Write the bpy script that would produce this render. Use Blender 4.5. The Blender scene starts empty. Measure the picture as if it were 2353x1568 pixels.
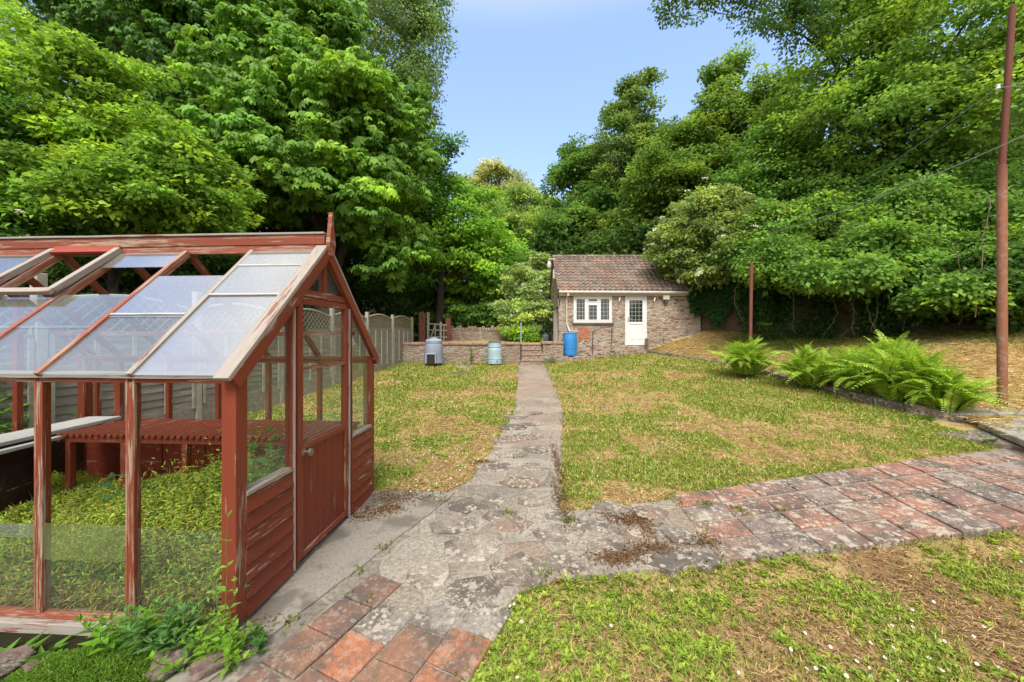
import bpy, bmesh, math, random
import numpy as np
from mathutils import Vector, Matrix
R = math.radians
random.seed(7)
rng = np.random.default_rng(11)
S = bpy.context.scene
COL = S.collection
H = 1.77           # camera height over the paving by the greenhouse
F = 850.0          # focal length in the pixels the layout was measured in (2353 wide)
U0, V0 = 1176.5, 775.0

# ------------------------------------------------------------------ layout helpers
def at(u, v, Y):
    return Vector(((u-U0)/F*Y, Y, H-(v-V0)/F*Y))

def interp(x, pts):
    return np.interp(x, [p[0] for p in pts], [p[1] for p in pts])

HEDGE = [(4.0, 14.6, 2.2), (6.5, 14.0, 2.2), (8.5, 13.2, 2.15), (10.3, 12.3, 2.0), (12.0, 11.0, 1.85), (13.6, 9.3, 1.98), (15.3, 7.7, 2.2)]  # y, x, z
EDGE = [(5.1, 7.25, .33), (6.25, 7.86, .40), (7.2, 7.35, .52), (8.6, 7.15, .68), (10.5, 6.9, .86), (12.0, 6.7, 1.0), (13.5, 6.0, 1.14), (14.8, 5.35, 1.28)]

def ground_z(x, y):
    x = np.asarray(x, float); y = np.asarray(y, float)
    t = (y-3.4)/.5
    z = .063*.5*np.log1p(np.exp(np.clip(t, -30, 30))) + .063*np.where(t > 30, y-3.4-15, 0)
    z = z + .06*np.clip(x-1, 0, 7)*np.clip((y-5)/6, 0, 1.7)
    fe = 2.86+.155*(x-1.64)                              # front edge of the tiled path
    low = np.clip((fe-y)/.12, 0, 1)*np.clip((x-.1)/.5, 0, 1)
    z = z-.095*low
    bed = np.clip((2.12-y)/.1, 0, 1)*np.clip((-1.5-x)/.15, 0, 1)
    z = z-.035*bed
    hd = np.interp(y, [p[0] for p in HEDGE]+[40, 80], [p[1] for p in HEDGE]+[5.5, 9])
    ter = 1.49+.03*np.clip(y-15, 0, 60)
    z = np.where(y > np.where(x < 1.2, 15.05, 15.55), ter, z)
    d = np.clip(x-hd-.6, 0, 80)
    z = np.where(d > 0, np.maximum(z, 1.6)+.55*np.clip(d, 0, 34), z)
    dl = np.clip(-7.5-x, 0, 80)
    z = z+.22*np.clip(dl, 0, 40)
    dy = np.clip(y-34, 0, 200)
    z = z+.16*np.clip(dy, 0, 60)
    return z

def gz(x, y): return float(ground_z(x, y))

def gp(u, v, dz=0.0):
    """where the ray through a measured pixel meets the lawn"""
    Y = 4.0
    lo, hi = .6, 60
    for _ in range(60):
        m = (lo+hi)/2
        p = at(u, v, m)
        if p.z > gz(p.x, min(m, 15.0))+dz: lo = m
        else: hi = m
    p = at(u, v, lo)
    return p

def vnoise(x, y, s, seed=0):
    x = np.asarray(x)*s+seed*17.3; y = np.asarray(y)*s+seed*5.1
    xi = np.floor(x).astype(np.int64); yi = np.floor(y).astype(np.int64)
    fx = x-xi; fy = y-yi
    fx = fx*fx*(3-2*fx); fy = fy*fy*(3-2*fy)
    def h(a, b):
        n = (a*374761393+b*668265263+seed*1274126177) & 0xffffffff
        n = ((n ^ (n >> 13))*1274126177) & 0xffffffff
        return ((n ^ (n >> 16)) & 0xffff)/65535.0
    return (h(xi, yi)*(1-fx)+h(xi+1, yi)*fx)*(1-fy)+(h(xi, yi+1)*(1-fx)+h(xi+1, yi+1)*fx)*fy

def fbm(x, y, s, seed=0, o=4):
    t = 0; a = .5; n = 0
    for k in range(o):
        t = t+a*vnoise(x, y, s*2**k, seed+k); n += a; a *= .55
    return t/n

def inpoly(x, y, poly):
    x = np.asarray(x); y = np.asarray(y)
    r = np.zeros(x.shape, bool)
    n = len(poly)
    for i in range(n):
        x1, y1 = poly[i][0], poly[i][1]; x2, y2 = poly[(i+1) % n][0], poly[(i+1) % n][1]
        if y1 == y2: continue
        c = ((y1 > y) != (y2 > y)) & (x < (x2-x1)*(y-y1)/(y2-y1)+x1)
        r ^= c
    return r

# ------------------------------------------------------------------ object helpers
def tag(o, label=None, cat=None, group=None, kind=None):
    if label: o['label'] = label
    if cat: o['category'] = cat
    if group: o['group'] = group
    if kind: o['kind'] = kind
    return o

def empty(name, loc=(0, 0, 0), rz=0, label=None, cat=None, group=None):
    o = bpy.data.objects.new(name, None); COL.objects.link(o)
    o.location = loc; o.rotation_euler = (0, 0, rz); o.empty_display_size = .1
    return tag(o, label, cat, group)

def link(name, me, mat, parent=None, local=False):
    o = bpy.data.objects.new(name, me); COL.objects.link(o)
    if mat is not None: me.materials.append(mat)
    if parent is not None:
        o.parent = parent
        if not local:
            off = Vector((0, 0, 0)); q = parent
            while q is not None: off += q.location; q = q.parent
            o.location = -off
    return o

class MB:
    def __init__(s): s.v = []; s.f = []; s.c = []
    def add(s, vs, fs, c=None):
        b = len(s.v); s.v += [tuple(p) for p in vs]; s.f += [tuple(i+b for i in f) for f in fs]
        if c is not None: s.c += [c]*len(vs)
        return s
    def box(s, x0, x1, y0, y1, z0, z1, c=None):
        v = [(x0, y0, z0), (x1, y0, z0), (x1, y1, z0), (x0, y1, z0), (x0, y0, z1), (x1, y0, z1), (x1, y1, z1), (x0, y1, z1)]
        return s.add(v, [(0, 3, 2, 1), (4, 5, 6, 7), (0, 1, 5, 4), (1, 2, 6, 5), (2, 3, 7, 6), (3, 0, 4, 7)], c)
    def hexa(s, v, c=None):
        return s.add(v, [(0, 3, 2, 1), (4, 5, 6, 7), (0, 1, 5, 4), (1, 2, 6, 5), (2, 3, 7, 6), (3, 0, 4, 7)], c)
    def tube(s, pts, rad, n=8, cap=True, c=None):
        pts = [Vector(p) for p in pts]; b = len(s.v)
        if not hasattr(rad, '__len__'): rad = [rad]*len(pts)
        vs = []; fs = []
        ref = Vector((.31, .22, .93))
        for i, p in enumerate(pts):
            d = (pts[min(i+1, len(pts)-1)]-pts[max(i-1, 0)])
            if d.length < 1e-9: d = Vector((0, 0, 1))
            d.normalize()
            a = d.cross(Vector((1, .05, 0))) if abs(d.x) < .8 else d.cross(Vector((0, 0.05, 1)))
            a.normalize(); e = d.cross(a)
            for k in range(n):
                t = 2*math.pi*k/n
                vs.append(p+(a*math.cos(t)+e*math.sin(t))*rad[i])
        for i in range(len(pts)-1):
            for k in range(n):
                fs.append((i*n+k, i*n+(k+1) % n, (i+1)*n+(k+1) % n, (i+1)*n+k))
        if cap:
            fs.append(tuple(range(n-1, -1, -1))); fs.append(tuple((len(pts)-1)*n+k for k in range(n)))
        return s.add(vs, fs, c)
    def lathe(s, prof, cx=0, cy=0, n=32, c=None):
        vs = []; fs = []
        for (r, z) in prof:
            for k in range(n):
                t = 2*math.pi*k/n
                vs.append((cx+r*math.cos(t), cy+r*math.sin(t), z))
        for i in range(len(prof)-1):
            for k in range(n):
                fs.append((i*n+k, i*n+(k+1) % n, (i+1)*n+(k+1) % n, (i+1)*n+k))
        fs.append(tuple(range(n-1, -1, -1))); fs.append(tuple((len(prof)-1)*n+k for k in range(n)))
        return s.add(vs, fs, c)
    def mesh(s, name):
        me = bpy.data.meshes.new(name); me.from_pydata(s.v, [], s.f); me.update()
        if s.c and len(s.c) == len(s.v):
            a = me.attributes.new('col', 'FLOAT_COLOR', 'POINT')
            a.data.foreach_set('color', np.array([(*c[:3], 1.0) for c in s.c], np.float32).ravel())
        return me
    def build(s, name, mat, parent=None, local=False, smooth=False, bevel=0):
        me = s.mesh(name)
        if smooth:
            me.polygons.foreach_set('use_smooth', [True]*len(me.polygons))
        o = link(name, me, mat, parent, local)
        if smooth:
            try:
                m = o.modifiers.new('edge', 'EDGE_SPLIT'); m.split_angle = R(40)
            except Exception: pass
        if bevel:
            m = o.modifiers.new('bevel', 'BEVEL'); m.width = bevel; m.segments = 2; m.limit_method = 'ANGLE'; m.angle_limit = R(40)
        return o

def board(name, p0, p1, w, d, mat, parent=None, up=(0, 0, 1), bevel=.004, local=True, wob=0):
    """a straight timber from p0 to p1; its own local X is the grain"""
    p0 = Vector(p0); p1 = Vector(p1); L = (p1-p0).length
    x = (p1-p0).normalized(); u = Vector(up)
    if abs(x.dot(u)) > .98: u = Vector((0, 1, 0)) if abs(x.z) > .9 else Vector((0, 0, 1))
    y = u.cross(x).normalized(); z = x.cross(y)
    m = MB(); n = max(2, int(L/.25))
    vs = []; fs = []
    for i in range(n+1):
        X = L*i/n; dy = random.uniform(-wob, wob); dz = random.uniform(-wob, wob)
        for (a, b) in ((-1, -1), (1, -1), (1, 1), (-1, 1)):
            vs.append((X, a*w/2+dy, b*d/2+dz))
    for i in range(n):
        for k in range(4):
            fs.append((i*4+k, i*4+(k+1) % 4, (i+1)*4+(k+1) % 4, (i+1)*4+k))
    fs.append((3, 2, 1, 0)); fs.append((n*4, n*4+1, n*4+2, n*4+3))
    m.add(vs, fs)
    o = m.build(name, mat, parent, True, bevel=bevel)
    M = Matrix((x, y, z)).transposed().to_4x4(); M.translation = p0
    if not local and parent is not None:
        off = Vector((0, 0, 0)); q = parent
        while q is not None: off += q.location; q = q.parent
        M.translation = p0-off
    o.matrix_basis = M
    return o

def npmesh(name, V, Ftri, col=None):
    me = bpy.data.meshes.new(name)
    V = np.asarray(V, np.float32).reshape(-1, 3); Ftri = np.asarray(Ftri, np.int32).reshape(-1, 3)
    me.vertices.add(len(V)); me.vertices.foreach_set('co', V.ravel())
    me.loops.add(Ftri.size); me.loops.foreach_set('vertex_index', Ftri.ravel())
    me.polygons.add(len(Ftri))
    me.polygons.foreach_set('loop_start', np.arange(0, Ftri.size, 3, dtype=np.int32))
    me.polygons.foreach_set('loop_total', np.full(len(Ftri), 3, np.int32))
    if col is not None:
        a = me.attributes.new('col', 'FLOAT_COLOR', 'POINT')
        c = np.concatenate([np.asarray(col, np.float32), np.ones((len(col), 1), np.float32)], 1)
        a.data.foreach_set('color', c.ravel())
    me.update(calc_edges=True)
    return me

def nrm(a): return a/np.maximum(np.linalg.norm(a, axis=1, keepdims=True), 1e-9)

def leaf_arrays(P, L, N, ln, wd, mid=.45, fold=.18, curl=.0):
    """diamond leaves folded along the midrib: 4 verts, 2 tris each"""
    L = nrm(L); N = nrm(N-(N*L).sum(1, keepdims=True)*L); W = np.cross(L, N)
    ln = np.asarray(ln).reshape(-1, 1)*np.ones((len(P), 1)); wd = np.asarray(wd).reshape(-1, 1)*np.ones((len(P), 1))
    a = P
    b = P+L*ln*mid+W*wd*.5+N*wd*fold
    c = P+L*ln-N*ln*curl
    d = P+L*ln*mid-W*wd*.5+N*wd*fold
    V = np.stack([a, b, c, d], 1).reshape(-1, 3)
    i = np.arange(len(P))[:, None]*4
    Fc = np.concatenate([i+np.array([[0, 1, 2]]), i+np.array([[0, 2, 3]])], 1).reshape(-1, 3)
    return V, Fc

class Leaves:
    def __init__(s): s.V = []; s.F = []; s.C = []; s.n = 0
    def add(s, P, L, N, ln, wd, col, **k):
        V, Fc = leaf_arrays(P, L, N, ln, wd, **k)
        s.V.append(V); s.F.append(Fc+s.n); s.C.append(np.repeat(np.clip(col, 0, 1), 4, 0)); s.n += len(V)
    def build(s, name, mat, parent=None, local=False):
        return link(name, npmesh(name, np.concatenate(s.V), np.concatenate(s.F), np.concatenate(s.C)), mat, parent, local)

# ------------------------------------------------------------------ materials
class NT:
    def __init__(s, name, rough=.7, spec=.3):
        s.m = bpy.data.materials.new(name); s.m.use_nodes = True
        s.t = s.m.node_tree; s.b = s.t.nodes['Principled BSDF']; s.o = s.t.nodes['Material Output']
        s.b.inputs['Roughness'].default_value = rough; s.b.inputs['Specular IOR Level'].default_value = spec
    def n(s, ty, ins=None, **pr):
        nd = s.t.nodes.new('ShaderNode'+ty)
        for k, v in pr.items(): setattr(nd, k, v)
        for k, v in (ins or {}).items(): s.set(nd.inputs[k], v)
        return nd
    def set(s, sock, v):
        if isinstance(v, bpy.types.NodeSocket): s.t.links.new(v, sock)
        else:
            if isinstance(v, (tuple, list)) and len(v) == 3 and sock.type == 'RGBA': v = (*v, 1)
            sock.default_value = v
    def co(s, which='Object', scale=(1, 1, 1), rot=(0, 0, 0)):
        c = s.n('TexCoord').outputs[which]
        return s.n('Mapping', {'Vector': c, 'Scale': scale, 'Rotation': rot}).outputs[0]
    def noise(s, vec, scale, detail=4, rough=.55, dist=0):
        return s.n('TexNoise', {'Vector': vec, 'Scale': scale, 'Detail': detail, 'Roughness': rough, 'Distortion': dist}).outputs[0]
    def ramp(s, fac, stops, interp='LINEAR'):
        r = s.n('ValToRGB', {'Fac': fac}); r.color_ramp.interpolation = interp
        e = r.color_ramp.elements
        while len(e) < len(stops): e.new(.5)
        for q, (p, c) in zip(e, stops):
            q.position = p; q.color = (*c, 1) if isinstance(c, tuple) else (c, c, c, 1)
        return r.outputs[0]
    def mix(s, fac, a, b, mode='MIX'):
        q = s.n('Mix', data_type='RGBA', blend_type=mode)
        s.set(q.inputs[0], fac); s.set(q.inputs[6], a); s.set(q.inputs[7], b)
        return q.outputs[2]
    def math(s, op, a, b=0.0):
        q = s.n('Math', operation=op); s.set(q.inputs[0], a); s.set(q.inputs[1], b)
        return q.outputs[0]
    def attr(s, name='col'): return s.n('Attribute', attribute_name=name).outputs['Color']
    def bump(s, h, st=.4, d=.01):
        s.set(s.b.inputs['Normal'], s.n('Bump', {'Height': h, 'Strength': st, 'Distance': d}).outputs[0])
    def col(s, c): s.set(s.b.inputs['Base Color'], c); return s

def simple(name, c, rough=.6, var=.25, scale=8, metal=0, bump=.15, spec=.3):
    m = NT(name, rough, spec)
    v = m.co()
    f = m.noise(v, scale, 6, .65)
    m.col(m.mix(m.ramp(f, [(.3, 0.0), (.7, 1.0)]), tuple(x*(1-var) for x in c), tuple(min(1, x*(1+var)) for x in c)))
    m.b.inputs['Metallic'].default_value = metal
    if bump: m.bump(f, bump, .01)
    return m.m

def painted_wood(name, paint, wood, amt, dark=(.09, .05, .035)):
    """flaking paint along the grain (local X)"""
    m = NT(name, .6, .3)
    rnd = m.n('ObjectInfo').outputs['Random']
    c = m.n('TexCoord').outputs['Object']
    off = m.n('CombineXYZ', {'X': m.math('MULTIPLY', rnd, 37.0), 'Y': m.math('MULTIPLY', rnd, 11.0), 'Z': m.math('MULTIPLY', rnd, 5.0)}).outputs[0]
    c2 = m.n('VectorMath', {0: c, 1: off}, operation='ADD').outputs[0]
    g = m.n('Mapping', {'Vector': c2, 'Scale': (1.0, 9, 9)}).outputs[0]
    g2 = m.n('Mapping', {'Vector': c2, 'Scale': (2.5, 60, 60)}).outputs[0]
    big = m.noise(g, 2.2, 5, .65)
    fine = m.noise(g2, 2.0, 4, .6)
    s = m.math('ADD', m.math('MULTIPLY', big, .58), m.math('MULTIPLY', fine, .52))
    lowf = m.noise(m.n('Mapping', {'Vector': c2, 'Scale': (1.2, 4, 4)}).outputs[0], 1.3, 2)
    s = m.math('ADD', s, m.math('MULTIPLY', m.math('SUBTRACT', lowf, .5), .30))
    worn = m.ramp(s, [(amt, 0.0), (amt+.05, 1.0)])
    pc = m.mix(m.noise(g, 1.1, 3), tuple(x*.72 for x in paint), tuple(min(1, x*1.25) for x in paint))
    wc = m.mix(fine, tuple(x*.5 for x in wood), wood)
    edge = m.ramp(s, [(amt-.05, 0.0), (amt-.01, .45), (amt+.03, 0.0)])
    m.col(m.mix(worn, m.mix(edge, pc, dark), wc))
    m.set(m.b.inputs['Roughness'], m.ramp(worn, [(0, .5), (1, .85)]))
    m.bump(m.math('ADD', m.math('MULTIPLY', worn, -.5), fine), .35, .004)
    return m.m

def leafmat(name, trans=.35, rough=.62, spec=.2, tint=(1.2, 1.12, .75)):
    m = NT(name, rough, spec)
    c = m.attr()
    m.col(c)
    t = m.n('BsdfTranslucent', {'Color': m.mix(1.0, c, tint, 'MULTIPLY')})
    q = m.n('MixShader', {0: trans, 1: m.b.outputs[0], 2: t.outputs[0]})
    m.t.links.new(q.outputs[0], m.o.inputs[0])
    return m.m

def rubble(name, cols, mortar, sx=2.6, sz=6.0, mw=.06, dark=0.0):
    """roughly coursed rubble stone"""
    m = NT(name, .9, .2)
    v = m.co('Object', (sx, sx, sz))
    w = m.n('TexNoise', {'Vector': v, 'Scale': .9, 'Detail': 2}).outputs[1]
    v2 = m.mix(.16, v, w, 'ADD')
    e = m.n('TexVoronoi', {'Vector': v2, 'Scale': 1.0, 'Randomness': .85}, feature='DISTANCE_TO_EDGE').outputs[0]
    cid = m.n('TexVoronoi', {'Vector': v2, 'Scale': 1.0, 'Randomness': .85}).outputs['Color']
    k = m.n('SeparateColor', {0: cid}).outputs
    st = m.ramp(k[0], [(i/len(cols), c) for i, c in enumerate(cols)], 'CONSTANT')
    fine = m.noise(m.co('Object', (1, 1, 1)), 22, 6, .7)
    st = m.mix(m.ramp(fine, [(.25, .55), (.75, 0.0)]), st, (.10, .08, .06))
    mot = m.ramp(m.math('ADD', e, m.math('MULTIPLY', fine, .04)), [(mw*.55, 1.0), (mw*1.3, 0.0)])
    bigd = m.ramp(m.noise(m.co('Object', (1, 1, 1)), 1.3, 4, .6), [(.35, 0.0), (.75, .5)])
    c = m.mix(mot, st, mortar)
    c = m.mix(m.math('MULTIPLY', bigd, .7), c, (.20, .16, .12))
    m.col(c)
    m.bump(m.math('ADD', m.ramp(e, [(0, 0.0), (mw*2.2, 1.0)]), m.math('MULTIPLY', fine, .5)), .8, .03)
    return m.m

MAT = {}
MAT['red'] = painted_wood('red_painted_timber', (.205, .044, .021), (.42, .32, .24), .645)
MAT['reddoor_shade'] = painted_wood('dark_red_door_and_shaded_boards', (.165, .030, .016), (.36, .26, .19), .66)  # the door's own dark red; on the inside boards it stands for shade
MAT['redclad'] = painted_wood('peeling_red_cladding', (.18, .036, .019), (.44, .34, .27), .635)
MAT['redworn'] = painted_wood('worn_red_timber', (.23, .052, .025), (.44, .32, .23), .565)
MAT['redfresh'] = painted_wood('bright_red_timber', (.30, .055, .028), (.45, .33, .25), .70)
MAT['greywood'] = painted_wood('weathered_pale_timber', (.25, .10, .07), (.43, .38, .33), .45)
MAT['pinkwood'] = painted_wood('faded_pink_timber', (.32, .085, .05), (.46, .29, .21), .54)
MAT['plank'] = painted_wood('bleached_plank', (.40, .39, .36), (.60, .58, .55), .45)
MAT['darkwood'] = painted_wood('dark_stained_boards', (.030, .017, .012), (.13, .08, .055), .64)
MAT['brownwood'] = painted_wood('brown_timber', (.13, .07, .045), (.25, .17, .12), .55)

def glass(name, haze, hc, gl=.18, tr=(.93, .96, .94)):
    m = NT(name, .5)
    v = m.co()
    d = m.ramp(m.noise(v, 1.8, 3, .5), [(.25, haze*.7), (.75, min(1, haze*1.3))])
    t = m.n('BsdfTransparent', {'Color': tr})
    g = m.n('BsdfGlossy', {'Color': (1, 1, 1), 'Roughness': .03})
    df = m.n('BsdfDiffuse', {'Color': hc})
    fc = m.n('LayerWeight', {'Blend': .5}).outputs['Facing']
    f2 = m.math('ADD', m.math('MULTIPLY', m.math('POWER', fc, 5.0), .8), gl+.02)
    q = m.n('MixShader', {0: d, 1: t.outputs[0], 2: df.outputs[0]})
    q2 = m.n('MixShader', {0: f2, 1: q.outputs[0], 2: g.outputs[0]})
    m.t.links.new(q2.outputs[0], m.o.inputs[0])
    return m.m
MAT['glassroof'] = glass('dusty_roof_glass', .17, (.62, .62, .63), .22)
MAT['glassroof2'] = glass('clearer_roof_glass', .09, (.55, .58, .55), .075)
MAT['glass'] = glass('clear_glass', .03, (.5, .55, .5), .0)
MAT['glassgreen'] = glass('algae_stained_glass', .16, (.30, .33, .14), .0)
MAT['panewin'] = None

def winglass():
    m = NT('leaded_window_glass', .06, .8)
    v = m.co('Object')
    s = m.n('SeparateXYZ', {0: v}).outputs
    def line(c, per, w):
        fr = m.math('FRACT', m.math('DIVIDE', c, per))
        return m.math('LESS_THAN', fr, w/per)
    l = m.math('MAXIMUM', line(s[0], .145, .014), line(s[2], .165, .014))
    m.col(m.mix(l, (.020, .026, .018), (.36, .37, .36)))
    m.set(m.b.inputs['Roughness'], m.math('ADD', m.math('MULTIPLY', l, .4), .05))
    return m.m
MAT['panewin'] = winglass()
MAT['upvc'] = simple('white_plastic', (.70, .70, .70), .35, .03, 4, bump=0, spec=.5)
MAT['gutter'] = simple('dull_grey_white_plastic', (.52, .47, .42), .5, .15, 5, bump=0)
MAT['concrete'] = simple('concrete', (.27, .245, .21), .9, .3, 14, bump=.4)
MAT['darkconcrete'] = simple('damp_concrete', (.13, .115, .10), .95, .35, 12, bump=.5)
MAT['post_concrete'] = simple('concrete_post', (.36, .34, .29), .9, .2, 9, bump=.3)
MAT['fence'] = painted_wood('grey_fence_boards', (.25, .225, .19), (.40, .37, .32), .55, (.12, .10, .08))
MAT['lattice'] = painted_wood('trellis_timber', (.28, .24, .15), (.40, .35, .24), .55, (.12, .10, .08))
MAT['rock'] = None
MAT['metal'] = simple('galvanised_metal', (.32, .33, .33), .45, .2, 10, .6)
MAT['darkmetal'] = simple('dark_iron', (.06, .05, .045), .6, .3, 10, .3)
MAT['compost'] = simple('grey_blue_plastic', (.27, .31, .40), .45, .12, 3, bump=.03, spec=.4)
MAT['butt'] = simple('pale_blue_plastic', (.33, .46, .52), .45, .12, 3, bump=.03, spec=.4)
MAT['blue'] = simple('bright_blue_plastic', (.035, .22, .58), .35, .1, 3, bump=.02, spec=.5)
MAT['slate'] = simple('dark_grey_plastic', (.07, .10, .12), .5, .15, 3, bump=0)
MAT['cream'] = simple('cream_blossom', (.72, .70, .50), .8, .1, 3, bump=0)
MAT['bark'] = simple('bark', (.060, .047, .035), .95, .5, 7, bump=.8)
MAT['barkpale'] = simple('pale_bark', (.20, .17, .13), .95, .4, 7, bump=.8)
MAT['vine'] = simple('vine_stem', (.16, .12, .07), .9, .4, 12, bump=.2)
MAT['leaf'] = leafmat('leaf', .5)
MAT['chestnutleaf'] = leafmat('chestnut_leaf', .42, .5, .28)
MAT['fern'] = leafmat('fern_frond', .40, .5, .3)
MAT['grass'] = leafmat('grass_blade', .30, .7, .15, (1.1, 1.05, .7))
MAT['wall'] = rubble('rubble_house_wall', [(.46, .35, .26), (.52, .43, .34), (.42, .36, .30), (.38, .19, .13), (.56, .48, .39), (.49, .37, .28), (.45, .40, .33), (.40, .30, .23), (.50, .42, .34), (.28, .15, .11)], (.54, .46, .37), 4.4, 14.0, .07)
MAT['wall2'] = rubble('rubble_garden_wall', [(.40, .29, .22), (.45, .37, .29), (.35, .30, .25), (.34, .21, .15), (.48, .41, .34), (.28, .23, .19)], (.40, .32, .24), 4.6, 12.5, .07)
MAT['wallshade'] = rubble('shade_darkened_boundary_wall', [(.15, .095, .065), (.12, .085, .06), (.14, .11, .08), (.17, .09, .06)], (.10, .08, .055), 3.2, 8.0, .06)  # stone colours darkened to stand for the shade under the hedge
MAT['coping'] = simple('pinkish_coping', (.33, .21, .16), .9, .35, 11, bump=.4)

def lichen_stone(name, cols, scale=1.0, amt=.85):
    m = NT(name, .92, .2)
    isl = m.n('NewGeometry').outputs['Random Per Island']
    v = m.co('Object')
    base = m.ramp(isl, [(i/len(cols), c) for i, c in enumerate(cols)], 'CONSTANT')
    fine = m.noise(v, 30, 6, .75)
    base = m.mix(m.ramp(fine, [(.3, .6), (.65, 0.0)]), base, (.10, .07, .055))
    dirt = m.ramp(m.noise(v, 2.6, 6, .75), [(.44, 0.0), (.58, .9)])
    base = m.mix(dirt, base, (.105, .088, .075))
    w = m.n('TexVoronoi', {'Vector': m.mix(.05, v, m.n('TexNoise', {'Vector': v, 'Scale': 9}).outputs[1], 'ADD'), 'Scale': 15*scale, 'Randomness': 1})
    spot = m.ramp(w.outputs['Distance'], [(.26, 1.0), (.36, 0.0)])
    dens = m.ramp(m.noise(v, 2.1*scale, 3, .6), [(.36, 0.0), (.54, 1.0)])
    k = m.n('SeparateColor', {0: w.outputs['Color']}).outputs[0]
    spot = m.math('MULTIPLY', m.math('MULTIPLY', spot, dens), m.ramp(k, [(.25, 0.0), (.3, 1.0)]))
    blot = m.ramp(m.noise(v, 7.5*scale, 5, .7), [(.555, 0.0), (.60, .8)])
    w2 = m.n('TexVoronoi', {'Vector': v, 'Scale': 42*scale, 'Randomness': 1})
    sp2 = m.math('MULTIPLY', m.ramp(w2.outputs['Distance'], [(.22, .9), (.34, 0.0)]), m.ramp(m.noise(v, 4, 3), [(.42, 0.0), (.6, 1.0)]))
    c = m.mix(m.math('MULTIPLY', m.math('MAXIMUM', m.math('MAXIMUM', m.math('MULTIPLY', spot, .9), sp2), blot), amt), base, m.mix(fine, (.36, .315, .25), (.56, .51, .42)))
    m.col(c); m.bump(m.math('ADD', fine, m.math('MULTIPLY', spot, .3)), .35, .008)
    return m.m
MAT['tile'] = lichen_stone('terracotta_paving', [(.36, .18, .13), (.32, .18, .14), (.40, .18, .12), (.30, .20, .16), (.38, .185, .13), (.29, .225, .19)])
MAT['tileclean'] = lichen_stone('terracotta_paving_clean', [(.42, .165, .085), (.30, .16, .10), (.44, .17, .085), (.38, .145, .08), (.28, .14, .10)], 1.3, .32)
MAT['slabs'] = lichen_stone('grey_stone_slabs', [(.29, .255, .205), (.21, .19, .155), (.33, .29, .235), (.26, .22, .175), (.35, .31, .25), (.17, .155, .13), (.28, .20, .15)])
MAT['whiteslab'] = lichen_stone('lichen_white_slab', [(.40, .37, .31), (.34, .31, .27)], 1.4)
MAT['rock'] = lichen_stone('garden_rock', [(.17, .12, .105), (.21, .155, .13)], 1.5, .35)
MAT['edging'] = lichen_stone('edging_stone', [(.20, .155, .12), (.25, .20, .15), (.17, .14, .11)], 1.2)

def ground_mat(name, kind):
    m = NT(name, .95, .1)
    v = m.co('Object')
    p = m.n('Attribute', attribute_name='patch').outputs['Fac']
    f1 = m.noise(v, 14, 6, .75); f2 = m.noise(v, 60, 5, .8)
    straw = m.mix(f2, (.30, .19, .075), (.66, .50, .24)); green = m.mix(f2, (.13, .17, .03), (.36, .40, .08)); earth = m.mix(f2, (.13, .075, .04), (.34, .21, .11))
    s = m.math('ADD', p, m.math('MULTIPLY', m.math('SUBTRACT', f1, .5), .9))
    if kind == 'lawn':
        c = m.mix(m.ramp(s, [(.20, 0.0), (.38, 1.0)]), earth, straw)
        c = m.mix(m.ramp(s, [(.42, 0.0), (.62, .75)]), c, green)
    elif kind == 'bank':
        c = m.mix(m.ramp(s, [(.20, 0.0), (.34, 1.0)]), earth, m.mix(f2, (.46, .34, .16), (.78, .62, .36)))
        c = m.mix(m.ramp(s, [(.62, 0.0), (.80, .7)]), c, green)
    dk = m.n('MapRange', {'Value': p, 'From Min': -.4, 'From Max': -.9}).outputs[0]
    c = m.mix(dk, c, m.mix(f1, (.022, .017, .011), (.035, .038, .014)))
    m.col(c); m.bump(m.math('ADD', f1, f2), .7, .03)
    return m.m
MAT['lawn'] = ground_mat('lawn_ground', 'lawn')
MAT['bank'] = ground_mat('bank_ground', 'bank')

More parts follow.
